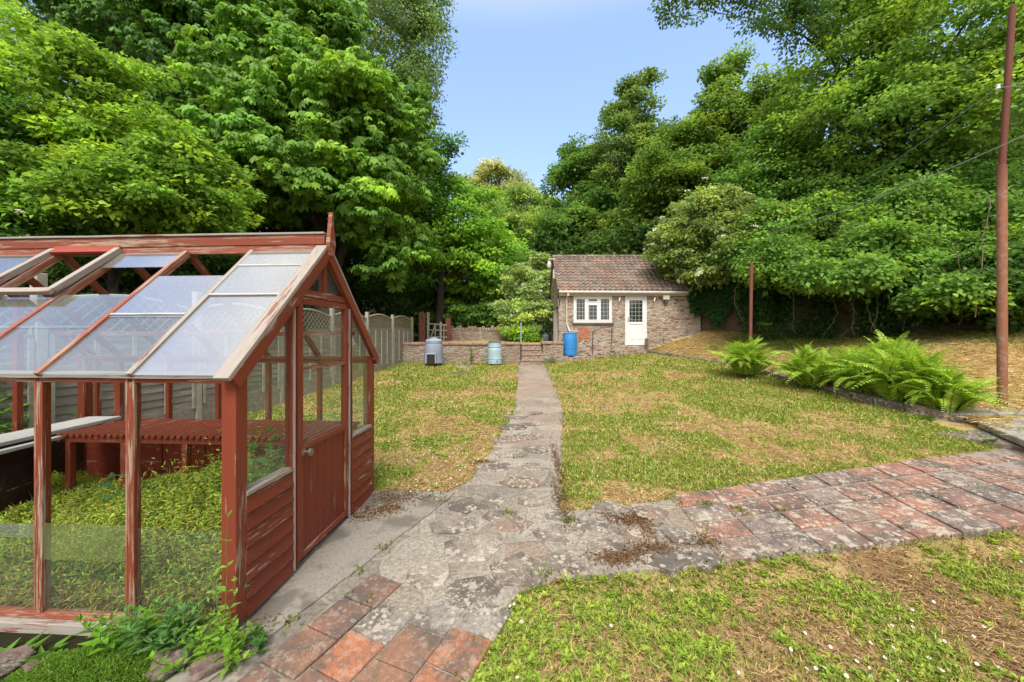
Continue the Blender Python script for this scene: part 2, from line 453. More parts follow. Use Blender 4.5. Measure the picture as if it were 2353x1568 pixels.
def crazy():
    m = NT('crazy_paving', .93, .2)
    v = m.co('Object')
    w = m.n('TexNoise', {'Vector': v, 'Scale': 2.2, 'Detail': 3}).outputs[1]
    v2 = m.mix(.22, v, w, 'ADD')
    e = m.n('TexVoronoi', {'Vector': v2, 'Scale': 2.1, 'Randomness': .95}, feature='DISTANCE_TO_EDGE').outputs[0]
    k = m.n('SeparateColor', {0: m.n('TexVoronoi', {'Vector': v2, 'Scale': 2.1, 'Randomness': .95}).outputs['Color']}).outputs
    st = m.ramp(k[0], [(0, (.29, .25, .20)), (.16, (.35, .31, .25)), (.32, (.23, .20, .165)), (.46, (.32, .275, .22)), (.6, (.37, .33, .27)), (.74, (.32, .25, .19)), (.88, (.27, .24, .195))], 'CONSTANT')
    fine = m.noise(v, 32, 7, .8)
    big = m.noise(v, 3.0, 5, .65)
    st = m.mix(m.ramp(fine, [(.36, .8), (.56, 0.0)]), st, (.09, .08, .07))
    st = m.mix(m.ramp(fine, [(.58, 0.0), (.72, .8)]), st, (.50, .455, .37))
    mort = m.mix(fine, (.22, .185, .145), (.44, .385, .31))
    edge = m.math('ADD', e, m.math('MULTIPLY', m.math('SUBTRACT', fine, .5), .06))
    c = m.mix(m.ramp(edge, [(.008, .7), (.045, 0.0)]), st, mort)
    c = m.mix(m.math('MULTIPLY', m.ramp(edge, [(.02, 0.0), (.035, .5), (.06, 0.0)]), m.ramp(big, [(.4, 0.0), (.55, 1.0)])), c, (.09, .075, .055))
    sx = m.n('SeparateXYZ', {0: v}).outputs
    c = m.mix(m.ramp(big, [(.5, 0.0), (.68, .65)]), c, (.16, .14, .115))
    far = m.n('MapRange', {'Value': sx[1], 'From Min': 4.5, 'From Max': 9.5}).outputs[0]
    pink = m.math('MULTIPLY', far, m.ramp(m.noise(v, 1.1, 3), [(.4, 0.0), (.6, .55)]))
    c = m.mix(pink, c, (.36, .235, .18))
    m.col(c); m.bump(m.math('ADD', m.ramp(e, [(0, 0.0), (.1, 1.0)]), m.math('MULTIPLY', fine, .8)), .5, .015)
    return m.m
MAT['crazy'] = crazy()

def apron():
    m = NT('cement_apron', .93, .2)
    v = m.co('Object')
    fine = m.noise(v, 45, 7, .8); big = m.noise(v, 2.4, 4, .6)
    c = m.mix(m.ramp(big, [(.42, 0.0), (.5, 1.0)]), (.16, .14, .115), (.285, .255, .215))
    c = m.mix(m.ramp(fine, [(.35, .7), (.55, 0.0)]), c, (.13, .115, .10))
    m.col(c); m.bump(fine, .4, .008)
    return m.m
MAT['apron'] = apron()

def rust():
    m = NT('rusty_painted_steel', .75, .3)
    v = m.co('Object')
    a = m.noise(v, 9, 7, .75); b = m.noise(v, 40, 7, .85)
    c = m.mix(m.ramp(a, [(.38, 0.0), (.62, 1.0)]), (.145, .038, .024), (.11, .048, .032))
    z = m.n('SeparateXYZ', {0: v}).outputs[2]
    lo = m.n('MapRange', {'Value': z, 'From Min': 4.9, 'From Max': 4.3}).outputs[0]
    gr = m.math('MULTIPLY', lo, m.ramp(m.math('ADD', m.math('MULTIPLY', a, .5), m.math('MULTIPLY', b, .5)), [(.50, 0.0), (.60, .8)]))
    c = m.mix(m.math('MULTIPLY', lo, .55), c, (.30, .125, .06))
    c = m.mix(gr, c, (.27, .245, .19))
    c = m.mix(m.ramp(b, [(.66, 0.0), (.72, .8)]), c, (.50, .47, .42))
    c = m.mix(m.ramp(b, [(.30, .8), (.44, 0.0)]), c, (.34, .12, .045))
    m.col(c); m.bump(b, .4, .006)
    return m.m
MAT['rust'] = rust()

def rooftile():
    m = NT('clay_pantile', .9, .2)
    v = m.co('Object')
    c = m.attr()
    f = m.noise(v, 16, 6, .75); b = m.noise(v, 1.2, 4, .6)
    c = m.mix(m.ramp(f, [(.3, .6), (.55, 0.0)]), c, (.075, .055, .045))
    c = m.mix(m.ramp(f, [(.64, 0.0), (.70, .8)]), c, (.44, .40, .34))
    c = m.mix(m.ramp(b, [(.45, 0.0), (.7, .5)]), c, (.10, .085, .07))
    m.col(c); m.bump(f, .4, .01)
    return m.m
MAT['rooftile'] = rooftile()
# ================================================================== ground, paving
def patch_val(x, y):
    """0..1: bare earth -> straw -> green"""
    x = np.asarray(x, float); y = np.asarray(y, float)
    p = -.01+fbm(x, y, 1.7, 3, 5)*.98
    p = p+.14*np.exp(-(((x-1.6)/1.0)**2+((y-5.4)/1.1)**2))           # greener patch right of the path
    p = p+.22*np.exp(-(((x-3.8)/2.0)**2+((y-13.2)/1.1)**2))
    p = p+.16*np.exp(-(((x-5.3)/1.6)**2+((y-8.2)/1.6)**2))
    p = p-.06*np.exp(-(((x-5.0)/2.0)**2+((y-6.0)/1.0)**2))
    p = p-.10*np.exp(-(((x+.7)/.5)**2+((y-4.4)/1.2)**2))
    p = p+.10*np.exp(-(((x+3.2)/1.0)**2+((y-9)/4)**2))
    p = p-.08*np.exp(-(((x-2.9)/1.0)**2+((y-2.1)/.45)**2))
    p = p+.10*np.exp(-(((x-.9)/.6)**2+((y-2.2)/.5)**2))
    fe = 2.86+.155*(x-1.64)
    p = p+(-.05-.12*np.clip((x-1.0)/2, 0, 1)+.25*(fbm(x, y, 3.1, 13, 3)-.5))*((y < fe) & (x > .1))
    p = np.clip(p, 0, 1)
    xf = -5.75+(y-2.4)*(1.43/13.55)
    hx = np.interp(y, [h[0] for h in HEDGE]+[40], [h[1] for h in HEDGE]+[5])
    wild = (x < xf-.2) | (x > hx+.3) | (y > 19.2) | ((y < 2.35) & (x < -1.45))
    return np.where(wild, -1.0, p)

def grid_mesh(name, xs, ys, zf, mat, kind='structure', pf=patch_val):
    X, Y = np.meshgrid(xs, ys)
    Z = zf(X, Y)
    V = np.stack([X, Y, Z], -1).reshape(-1, 3); nx = len(xs)
    i, j = np.meshgrid(np.arange(nx-1), np.arange(len(ys)-1)); a = (j*nx+i).ravel()
    T = np.concatenate([np.stack([a, a+1, a+nx+1], 1), np.stack([a, a+nx+1, a+nx], 1)])
    me = npmesh(name, V, T)
    at_ = me.attributes.new('patch', 'FLOAT', 'POINT'); at_.data.foreach_set('value', pf(X.ravel(), Y.ravel()).astype(np.float32))
    o = link(name, me, mat); me.polygons.foreach_set('use_smooth', [True]*len(me.polygons))
    return tag(o, kind=kind)

xs = np.concatenate([[-400, -200, -120, -80, -60, -45, -35, -28, -22, -18, -15, -12.5, -11, -10, -9], np.arange(-8.5, 9.01, .11), np.arange(9.5, 20, .6), [22, 25, 29, 34, 40, 50, 65, 90, 150, 250, 400]])
ys = np.concatenate([[-60, -30, -15, -8, -4, -2, -1], np.arange(0, 15.03, .11), [15.04, 15.06, 15.2], np.arange(15.6, 34, .6), [36, 40, 45, 52, 60, 75, 100, 150, 250, 400]])
def gz_full(X, Y):
    return ground_z(X, Y)+.012*(fbm(X, Y, 4.0, 9)-.5)*((Y < 15))
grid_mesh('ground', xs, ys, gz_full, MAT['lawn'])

# the bank between the edging and the boundary wall
def bank_pt(y, t):
    xe, ze = interp(y, [(e[0], e[1]) for e in EDGE]), interp(y, [(e[0], e[2]) for e in EDGE])
    yh = 4.2+(y-5.1)*(15.3-4.2)/(14.8-5.1)
    xh, zh = interp(yh, [(h[0], h[1]) for h in HEDGE]), interp(yh, [(h[0], h[2]) for h in HEDGE])
    x = xe+(xh+.7-xe)*t; yy = y+(yh-y)*t
    z = ze+(zh-ze)*(t**np.interp(y, [6.6, 8.6], [2.2, .85]))
    return x, yy, z-.04+.07*(fbm(x, yy, 1.3, 21)-.5)*min(1, t*5)
V = []; n1, n2 = 110, 70
for i in range(n1):
    y = 5.1+(14.8-5.1)*i/(n1-1)
    for j in range(n2): V.append(bank_pt(y, j/(n2-1)))
for j in range(n2): V.append((V[j][0]+.05, V[j][1]-.25, -.1))
T = []
for i in range(n1-1):
    for j in range(n2-1):
        a = i*n2+j; T += [(a, a+1, a+n2+1), (a, a+n2+1, a+n2)]
for j in range(n2-1):
    a = n1*n2+j; T += [(a, a+1, j+1), (a, j+1, j)]
me = npmesh('bank', V, T); va = np.array(V)
at_ = me.attributes.new('patch', 'FLOAT', 'POINT'); at_.data.foreach_set('value', np.clip(fbm(va[:, 0], va[:, 1], .6, 31, 4)*1.1-.05, 0, 1).astype(np.float32))
me.polygons.foreach_set('use_smooth', [True]*len(me.polygons))
tag(link('bank_terrain', me, MAT['bank']), kind='structure')

def P2(u, v): p = gp(u, v); return (p.x, p.y)
PATH_POLY = [P2(*q) for q in [(1191, 839), (1252, 839), (1270, 880), (1293, 945), (1291, 1060), (1284, 1182)]]
PATH_POLY += [P2(1420, 1170), P2(1545, 1152), (1.72, 3.4), P2(1668, 1300), P2(1400, 1326), P2(1272, 1338), P2(1195, 1368), P2(1130, 1432), P2(1060, 1568), (-.18, 1.3)]
PATH_POLY += [(-2.05, 1.3), (-1.80, 1.75), (-1.68, 2.05), (-1.66, 2.2), (-1.56, 4.07), P2(1010, 1145), P2(1085, 1105), P2(1130, 1040), P2(1184, 945)]
LEDGE = [(-.62, 4.02), (-1.37, 2.232), (-1.62, 1.63), (-1.75, 1.3)]
TP_F = [(1.64, 2.855), (4.6, 3.32), (9.5, 4.1)]; TP_B = [(1.71, 4.0), (3.6, 4.52), (5.45, 5.0), (7.3, 5.42), (9.5, 5.9)]
TILE_POLY = TP_F+TP_B[::-1]

def poly_sheet(name, poly, dz, mat, cell=.12, kind='structure', rough=.0):
    """a paved sheet that follows the ground, with a jagged edge that dips under the turf"""
    bm = bmesh.new()
    pts = []
    n = len(poly)
    for i in range(n):
        a = Vector(poly[i]); b = Vector(poly[(i+1) % n]); k = max(1, int((b-a).length/.09))
        for q in range(k):
            p = a+(b-a)*q/k
            w = .035*(vnoise(p.x, p.y, 9, 5)-.5)
            nn = Vector((-(b-a).y, (b-a).x)).normalized()
            pts.append(p+nn*w)
    vs = [bm.verts.new((p.x, p.y, 0)) for p in pts]
    f = bm.faces.new(vs)
    lo = min(p.x for p in pts); hi = max(p.x for p in pts); ly = min(p.y for p in pts); hy = max(p.y for p in pts)
    x = lo
    while x < hi:
        bmesh.ops.bisect_plane(bm, geom=bm.verts[:]+bm.edges[:]+bm.faces[:], plane_co=(x, 0, 0), plane_no=(1, 0, 0)); x += .35
    y = ly
    while y < hy:
        bmesh.ops.bisect_plane(bm, geom=bm.verts[:]+bm.edges[:]+bm.faces[:], plane_co=(0, y, 0), plane_no=(0, 1, 0)); y += .35
    for v in bm.verts: v.co.z = gz(v.co.x, min(v.co.y, 15))*1.0+dz
    # the paving is level where the turf beside it sits lower
    for v in bm.verts:
        if v.co.y < 3.6: v.co.z = max(v.co.z, dz)
    ext = bmesh.ops.extrude_face_region(bm, geom=bm.faces[:])
    for g in ext['geom']:
        if isinstance(g, bmesh.types.BMVert): pass
    low = [g for g in ext['geom'] if isinstance(g, bmesh.types.BMVert)]
    for v in bm.verts:
        v.tag = False
    for v in low: v.tag = True
    for v in bm.verts:
        if not v.tag: v.co.z -= .11
    bmesh.ops.recalc_face_normals(bm, faces=bm.faces[:])
    me = bpy.data.meshes.new(name); bm.to_mesh(me); bm.free()
    return tag(link(name, me, mat), kind=kind)
poly_sheet('path', PATH_POLY, .022, MAT['crazy'])
AP = [(-1.66, 2.2), (-1.57, 4.05), (-1.2, 4.08), (-.62, 4.02), (-1.37, 2.232), (-1.62, 1.63), (-1.75, 1.3), (-2.05, 1.3), (-1.80, 1.75), (-1.68, 2.05)]
poly_sheet('cement_path', AP, .034, MAT['apron'])

def jit(a): return random.uniform(-a, a)
def tile_box(m, q, z, h, r=.006):
    """q: four (x,y) corners; a slab with an eased edge"""
    c = Vector((sum(p[0] for p in q)/4, sum(p[1] for p in q)/4))
    tz = [z+jit(.004) for _ in q]
    top = [(c.x+(p[0]-c.x)*.965, c.y+(p[1]-c.y)*.965, t) for p, t in zip(q, tz)]
    mid = [(p[0], p[1], t-r) for p, t in zip(q, tz)]
    bot = [(p[0], p[1], z-h) for p in q]
    vs = top+mid+bot
    fs = [(0, 1, 2, 3)]
    for k in range(4):
        k2 = (k+1) % 4
        fs += [(4+k, 4+k2, k2, k), (8+k, 8+k2, 4+k2, 4+k)]
    m.add(vs, fs)

# terracotta tiles by the camera, laid square to the path that leads off to the right of the greenhouse
m = MB(); ms = MB()
A = R(-24); ax = Vector((math.cos(A), math.sin(A))); ay = Vector((-math.sin(A), math.cos(A)))
o0 = Vector((-1.13, 2.47)); ts = .27
for i in range(-2, 6):
    for j in range(-5, 5):
        c = [o0+ax*(ts*(i+a))+ay*(ts*(j+b)+(.09 if i % 2 else 0)) for a, b in ((0.02, 0.02), (.98, .02), (.98, .98), (.02, .98))]
        cc = (c[0]+c[2])/2
        if not inpoly(np.array([cc.x]), np.array([cc.y]), PATH_POLY)[0]: continue
        d = cc.x-np.interp(cc.y, [1.3, 1.63, 2.232, 4.02], [-1.75, -1.62, -1.37, -.62])
        if d < .14 or cc.y > 2.62-.35*max(0, (cc.x+1.0)) or cc.x > .0-.02*(i): continue
        q = [(p.x+jit(.006), p.y+jit(.006)) for p in c]
        if cc.x > -.85 and 2.15 < cc.y < 2.5: tile_box(ms, q, .038, .05)
        else: tile_box(m, q, .040+jit(.004), .05)
tag(m.build('tiled_path', MAT['tileclean']), kind='structure')
tag(ms.build('stone_path', MAT['whiteslab']), kind='structure')

# the raised tiled walk to the right
m = MB(); ms = MB()
def tp(s, t):
    fx = 1.62+s; f = (fx, interp(fx, TP_F)); bx = 1.70+s*1.06; b = (bx, interp(bx, TP_B))
    return (f[0]+(b[0]-f[0])*t, f[1]+(b[1]-f[1])*t)
s = 0; i = 0
while s < 7.0:
    w = .46+jit(.02); rows = 4
    offs = jit(.03)
    for r in range(rows):
        t0, t1 = r/rows, (r+1)/rows
        g = .006
        q = [tp(s+g, t0+.012), tp(s+w-g, t0+.012), tp(s+w-g, t1-.012), tp(s+g, t1-.012)]
        q = [(a+jit(.006), b+jit(.006)) for a, b in q]
        c = [sum(p[0] for p in q)/4, sum(p[1] for p in q)/4]
        z = max(0.0, gz(c[0], c[1]))
        z = max(z, .02*max(0, c[0]-2))+.03+jit(.006)
        tile_box(m, q, z, .09)
    s += w; i += 1
tag(m.build('tiled_walk_path', MAT['tile']), kind='structure')
# mortar bed under the walk, a little smaller than the tiles
mb = MB(); N_ = 24
vs = []
for k in range(N_+1):
    s_ = 7.0*k/N_
    for t in (.015, .5, .985):
        p = tp(s_, t); z = max(max(0.0, gz(*p)), .02*max(0, p[0]-2))
        vs.append((p[0], p[1], z+.013))
for k in range(N_+1):
    s_ = 7.0*k/N_
    for t in (.03, .97):
        p = tp(s_, t); vs.append((p[0], p[1], -.14))
fs = []
for k in range(N_):
    for q in range(2): fs.append((k*3+q, (k+1)*3+q, (k+1)*3+q+1, k*3+q+1))
    b = 3*(N_+1)
    fs.append((k*3, b+k*2, b+k*2+2, k*3+3)); fs.append((k*3+2, k*3+5, b+k*2+3, b+k*2+1))
mb.add(vs, fs); tag(mb.build('path_mortar', MAT['apron']), kind='structure')
# irregular flat stones where the two paths meet
def stone_piece(ms, cx, cy, r, z, n=7, sq=1.0):
    a0 = random.random()*6
    pts = [(cx+r*(1+jit(.2))*math.cos(a0+2*math.pi*k/n)*sq, cy+r*(1+jit(.2))*math.sin(a0+2*math.pi*k/n)) for k in range(n)]
    top = [(cx+(p[0]-cx)*.95, cy+(p[1]-cy)*.95, z+jit(.004)) for p in pts]
    mid = [(p[0], p[1], z-.008) for p in pts]; bot = [(p[0], p[1], z-.06) for p in pts]
    fs = [tuple(range(n))]
    for k in range(n):
        k2 = (k+1) % n; fs += [(n+k, n+k2, k2, k), (2*n+k, 2*n+k2, n+k2, n+k)]
    ms.add(top+mid+bot, fs)
ms2 = MB()
for (cx, cy, r, sq) in [(.42, 3.25, .20, 1.2), (.83, 3.45, .19, 1.25), (.75, 3.05, .16, 1.2), (1.1, 3.25, .17, 1.1), (1.35, 3.62, .18, 1.2), (1.18, 2.93, .17, 1.4), (.42, 2.86, .15, 1.3), (1.47, 3.22, .17, 1.0), (1.48, 2.9, .10, 1.6), (.95, 3.75, .12, 1.5), (.45, 3.58, .12, 1.4),
                     (-.35, 3.05, .24, 1.2), (.05, 2.75, .20, 1.2), (-.25, 2.55, .17, 1.2), (-.62, 2.72, .16, 1.2), (-.55, 3.42, .19, 1.2), (.0, 3.4, .17, 1.1), (-.28, 3.85, .2, 1.3), (.12, 4.3, .19, 1.2), (-.2, 4.75, .2, 1.2), (.2, 3.85, .12, 1.2), (-.5, 3.75, .15, 1.2), (-.15, 3.55, .11, 1.2), (.3, 4.75, .17, 1.2), (.02, 5.2, .2, 1.2), (.35, 5.35, .16, 1.2), (-.12, 5.75, .19, 1.3), (.28, 5.95, .2, 1.2), (.0, 6.4, .2, 1.3), (.38, 6.6, .18, 1.2), (.05, 7.1, .22, 1.3), (.42, 7.3, .18, 1.2)]:
    stone_piece(ms2, cx, cy, r, gz(cx, cy)+.034+jit(.004), random.choice([5, 6, 6, 7]), sq)
tag(ms2.build('flagstone_path', MAT['slabs']), kind='structure')

# ================================================================== greenhouse
GH = empty('greenhouse', (-1.62, 2.17, 0), R(-3.3), 'red painted timber greenhouse with steep glass roof and peeling paint', 'greenhouse')
W, L, ZE, ZR = 1.90, 3.40, 1.555, 2.50
def gb(name, p0, p1, w, d, mat='red', up=(0, 0, 1), parent=None, **k):
    return board(name, p0, p1, w, d, MAT[mat], parent or GH, up, **k)
for (x0, x1, y0, y1) in ((-.10, -.012, .0, W), (-L, -.12, -.02, .09), (-L, -.12, W-.09, W), (-L-.02, -L+.09, .1, W-.1)):
    MB().box(x0, x1, y0, y1, -.16, .062).build('plinth', MAT['darkconcrete'], GH, True, bevel=.008)
# corner posts
gb('post', (-.045, .045, .07), (-.045, .045, ZE-.02), .09, .09)
gb('post', (-.045, W-.045, .07), (-.045, W-.045, ZE-.02), .085, .085)
gb('post', (-L+.045, W-.045, .07), (-L+.045, W-.045, ZE-.02), .085, .085)
gb('post', (-L+.045, .045, .07), (-L+.045, .045, ZE-.02), .085, .085)
BAY = .585
NX = [-.667, -1.26, -1.85, -2.44, -3.0]
for x in NX:
    p = gb('post', (x, .03, .09), (x, .03, ZE-.03), .034, .05, 'redworn', (0, 1, 0))
    gb('glazing_bead', (x-.022, .012, .09), (x-.022, .012, ZE-.03), .012, .018, 'pinkwood', (0, 1, 0), bevel=.002)
    gb('glazing_bead', (x+.022, .012, .09), (x+.022, .012, ZE-.03), .012, .018, 'redworn', (0, 1, 0), bevel=.002)
for k in range(1, 6): gb('post', (-.02-BAY*k, W-.03, .07), (-.02-BAY*k, W-.03, ZE-.03), .04, .05, 'red', (0, 1, 0))
for x in (-2.98, -3.22): gb('post', (x, W-.03, .07), (x, W-.03, ZE-.03), .035, .05, 'red', (0, 1, 0))
gb('sill', (-L, .02, .035), (-.09, .02, .035), .12, .06, 'greywood', wob=.003)
gb('sill', (-L, .02, .082), (-.09, .02, .082), .05, .03, 'pinkwood', wob=.002)
gb('eave_beam', (-L-.05, .03, ZE-.012), (-.045, .03, ZE-.012), .09, .035, 'greywood', wob=.003)
gb('eave_beam', (-L, .03, ZE-.045), (-.09, .03, ZE-.045), .05, .028, 'redworn')
gb('eave_beam', (-L-.05, W-.03, ZE-.012), (.03, W-.03, ZE-.012), .09, .035, 'red')
gb('eave_beam', (-L, W-.03, ZE-.05), (-.09, W-.03, ZE-.05), .05, .04, 'red')
# ridge
gb('ridge_board', (-L-.05, W/2, ZR+.055), (.0, W/2, ZR+.055), .045, .15, 'pinkwood', wob=.002)
gb('ridge_board', (-L-.05, W/2-.026, ZR+.075), (-.0, W/2-.026, ZR+.075), .008, .06, 'redworn')
gb('ridge_cap', (-L-.06, W/2, ZR+.14), (.0, W/2, ZR+.14), .075, .018, 'greywood', wob=.002)
sl = math.atan2(ZR-ZE, W/2)
nN = Vector((0, -math.sin(sl), math.cos(sl))); nF = Vector((0, math.sin(sl), math.cos(sl)))
def slope_pt(x, t, side, off=0.0):
    y = t*W/2 if side == 0 else W-t*W/2
    n = nN if side == 0 else nF
    return Vector((x, y, ZE+(ZR-ZE)*t))+n*off
RX = [-.045-BAY*k*1.005 for k in range(1, 6)]
for x in RX:
    gb('rafter', slope_pt(x, -.02, 0, .0), slope_pt(x, .99, 0, .0), .035, .055, 'greywood' if x > -1.0 else 'pinkwood', nN)
    gb('rafter', slope_pt(x, -.02, 1, .0), slope_pt(x, .99, 1, .0), .035, .055, 'red', nF)
for side, n in ((0, nN), (1, nF)):
    gb('barge_board', slope_pt(-.02, -.055, side, .035), slope_pt(-.02, 1.0, side, .035), .095, .03, 'greywood', n, wob=.002)
    gb('barge_board', slope_pt(.012, -.045, side, -.015), slope_pt(.012, .995, side, -.015), .035, .085, 'red', n)
    gb('rafter', slope_pt(-L+.03, -.03, side, .02), slope_pt(-L+.03, 1.0, side, .02), .06, .07, 'redworn', n)
# finial: a tall slim lozenge
def finial():
    m = MB(); pr = [(2.45, .018), (2.53, .045), (2.56, .048), (2.60, .04), (2.69, .024), (2.82, .006)]
    vs = []
    for z, w in pr:
        vs += [(-.012, W/2-w, z), (.022, W/2-w, z), (.022, W/2+w, z), (-.012, W/2+w, z)]
    fs = [(3, 2, 1, 0)]
    for i in range(len(pr)-1):
        for k in range(4): fs.append((i*4+k, i*4+(k+1) % 4, (i+1)*4+(k+1) % 4, (i+1)*4+k))
    n = (len(pr)-1)*4; fs.append((n, n+1, n+2, n+3))
    m.add([(x+.035, y, z) for x, y, z in vs], fs)
    return m
finial().build('finial', MAT['redworn'], GH, True, bevel=.003)
MB().box(-.02, .03, W/2-.03, W/2+.03, ZR-.06, ZR+.0).build('finial_block', MAT['pinkwood'], GH, True, bevel=.004)
# gable: posts, transom, king post
D0, D1, ZT = .58, 1.32, 2.085
for y in (D0-.035, D1+.035):
    zt = ZE+(ZR-ZE)*min(y, W-y)/(W/2)-.03
    gb('gable_post', (-.03, y, .07), (-.03, y, zt), .07, .055, 'red', (1, 0, 0))
    gb('glazing_bead', (.004, y-.02, .07), (.004, y-.02, zt-.03), .014, .016, 'greywood', (1, 0, 0), bevel=.002)
    gb('glazing_bead', (.004, y+.022, .07), (.004, y+.022, zt-.03), .012, .012, 'red', (1, 0, 0), bevel=.002)
gb('transom', (-.03, D0-.06, ZT+.025), (-.03, D1+.06, ZT+.025), .06, .055, 'redworn', (0, 0, 1))
gb('king_post', (-.03, W/2, ZT+.05), (-.03, W/2, ZR-.02), .05, .045, 'red', (0, 1, 0))
for y0, y1 in ((.08, D0-.07), (D1+.07, W-.08)):
    gb('sill_rail', (-.03, y0, .815), (-.03, y1, .815), .075, .03, 'greywood')
    m = MB(); nb = 7; hb = .735/nb
    for k in range(nb):
        z0 = .068+k*hb
        lo, hi = .012, -.010
        m.hexa([(-.04, y0, z0), (lo, y0, z0), (lo, y1, z0), (-.04, y1, z0), (-.04, y0, z0+hb+.008), (hi, y0, z0+hb+.008), (hi, y1, z0+hb+.008), (-.04, y1, z0+hb+.008)])
    o = m.build('cladding', MAT['redclad'], GH, True, bevel=.002)
    # turn the grain: rebuild in a frame whose local X runs along the boards
    Mx = Matrix(((0, -1, 0, 0), (1, 0, 0, 0), (0, 0, 1, 0), (0, 0, 0, 1)))
    o.data.transform(Mx.inverted()); o.matrix_basis = Mx
# door, its pieces as sub-parts
DR = gb('door', (-.02, D0+.03, .10), (-.02, D0+.03, ZT-.01), .055, .042, 'red', (1, 0, 0))
def dsub(o):
    mw = o.matrix_basis.copy(); o.parent = DR; o.matrix_basis = DR.matrix_basis.inverted() @ mw; return o
dsub(gb('door_stile', (-.02, D1-.03, .10), (-.02, D1-.03, ZT-.01), .055, .042, 'red', (1, 0, 0)))
for z, h in ((ZT-.035, .05), (.93, .045), (.125, .05)): dsub(gb('door_rail', (-.02, D0+.058, z), (-.02, D1-.058, z), .042, h, 'red' if z > .5 else 'redworn'))
dsub(gb('glazing_bar', (-.016, D0+.058, 1.53), (-.016, D1-.058, 1.53), .03, .026, 'redworn'))
m = MB(); nb = 6
for k in range(nb):
    a = D0+.058+(D1-D0-.116)*k/nb; b = D0+.058+(D1-D0-.116)*(k+1)/nb
    m.box(-.034, -.012, a+.002, b-.002, .15, .907)
o = m.build('door_panel', MAT['reddoor_shade'], GH, True, bevel=.002)
Mz = Matrix(((0, 0, -1, 0), (0, 1, 0, 0), (1, 0, 0, 0), (0, 0, 0, 1)))
o.data.transform(Mz.inverted()); o.matrix_basis = Mz; dsub(o)
for z0, z1 in ((.955, 1.515), (1.545, ZT-.062)):
    dsub(MB().box(-.024, -.020, D0+.06, D1-.06, z0, z1).build('pane', MAT['glass'], GH, True))
m = MB(); m.lathe([(.026, -.004), (.026, .006), (.012, .010), (.010, .034), (.024, .044), (.030, .055), (.028, .066), (.016, .074)], n=20)
kb = m.build('door_knob', simple('tarnished_knob', (.30, .25, .20), .4, .3, 20, .7), GH, True, smooth=True)
kb.matrix_basis = Matrix.Translation((.0, D0+.055, .90)) @ Matrix.Rotation(R(90), 4, 'Y'); dsub(kb)
# gable panes
def pane(name, pts, n, mat, th=.004):
    n = Vector(n)*th
    k = len(pts); vs = [Vector(p) for p in pts]+[Vector(p)+n for p in pts]
    fs = [tuple(range(k-1, -1, -1)), tuple(range(k, 2*k))]+[(i, (i+1) % k, k+(i+1) % k, k+i) for i in range(k)]
    return MB().add(vs, fs).build(name, MAT[mat], GH, True)
def gl(y): return ZE+(ZR-ZE)*min(y, W-y)/(W/2)-.045
for y0, y1 in ((.085, D0-.07), (D1+.07, W-.085)):
    pane('glass_pane', [(-.03, y0, .83), (-.03, y1, .83), (-.03, y1, 1.50), (-.03, y0, 1.50)], (1, 0, 0), 'glassgreen' if y0 > 1 else 'glass')
    pane('glass_pane', [(-.036, y0, 1.44), (-.036, y1, 1.44), (-.036, y1, gl(y1)), (-.036, y0, gl(y0))], (1, 0, 0), 'glass')
pane('glass_pane', [(-.03, D0-.05, ZT+.05), (-.03, W/2-.03, ZT+.05), (-.03, W/2-.03, gl(W/2-.03)), (-.03, D0-.05, gl(D0-.05))], (1, 0, 0), 'glass')
pane('glass_pane', [(-.03, W/2+.03, ZT+.05), (-.03, D1+.05, ZT+.05), (-.03, D1+.05, gl(D1+.05)), (-.03, W/2+.03, gl(W/2+.03))], (1, 0, 0), 'glass')
# roof panes (near slope): overlapping sheets
def rp(xa, xb, t0, t1, off, mat, side=0):
    pts = [slope_pt(xa, t0, side, off), slope_pt(xb, t0, side, off), slope_pt(xb, t1, side, off), slope_pt(xa, t1, side, off)]
    return pane('glass_pane', pts, nN if side == 0 else nF, mat)
edges = [-.05]+RX
for b, rows in enumerate([[(-.02, .55, 'glassroof'), (.53, .83, 'glassroof'), (.81, .97, 'glassroof')],
                          [(-.02, .38, 'glassroof2'), (.36, .72, 'glassroof')],
                          [(-.02, .30, 'glassroof2'), (.28, .55, 'glassroof2'), (.81, .97, 'glassroof')],
                          [(-.02, .30, 'glassroof2'), (.28, .53, 'glassroof2')],
                          [(-.02, .30, 'glassroof2'), (.28, .55, 'glassroof2'), (.75, .97, 'glassroof2')]]):
    for t0, t1, mm in rows: rp(edges[b]-.012, edges[b+1]+.012, t0, t1, .012+.012*t0, mm)
for b in (0, 1): rp(edges[b]-.012, edges[b+1]+.012, .0, .5, .012, 'glass', 1)
for x in RX[:1]:
    for t in (.54, .82): gb('glazing_strip', slope_pt(-.06, t, 0, .024), slope_pt(x+.015, t, 0, .024), .016, .006, 'plank', nN, bevel=.001)
gb('glazing_strip', slope_pt(RX[0]-.02, .38, 0, .024), slope_pt(RX[1]+.015, .38, 0, .024), .016, .006, 'plank', nN, bevel=.001)
gb('purlin', (-L+.05, W-.06-.25, ZE+.25), (-.08, W-.06-.25, ZE+.25), .03, .045, 'redworn')
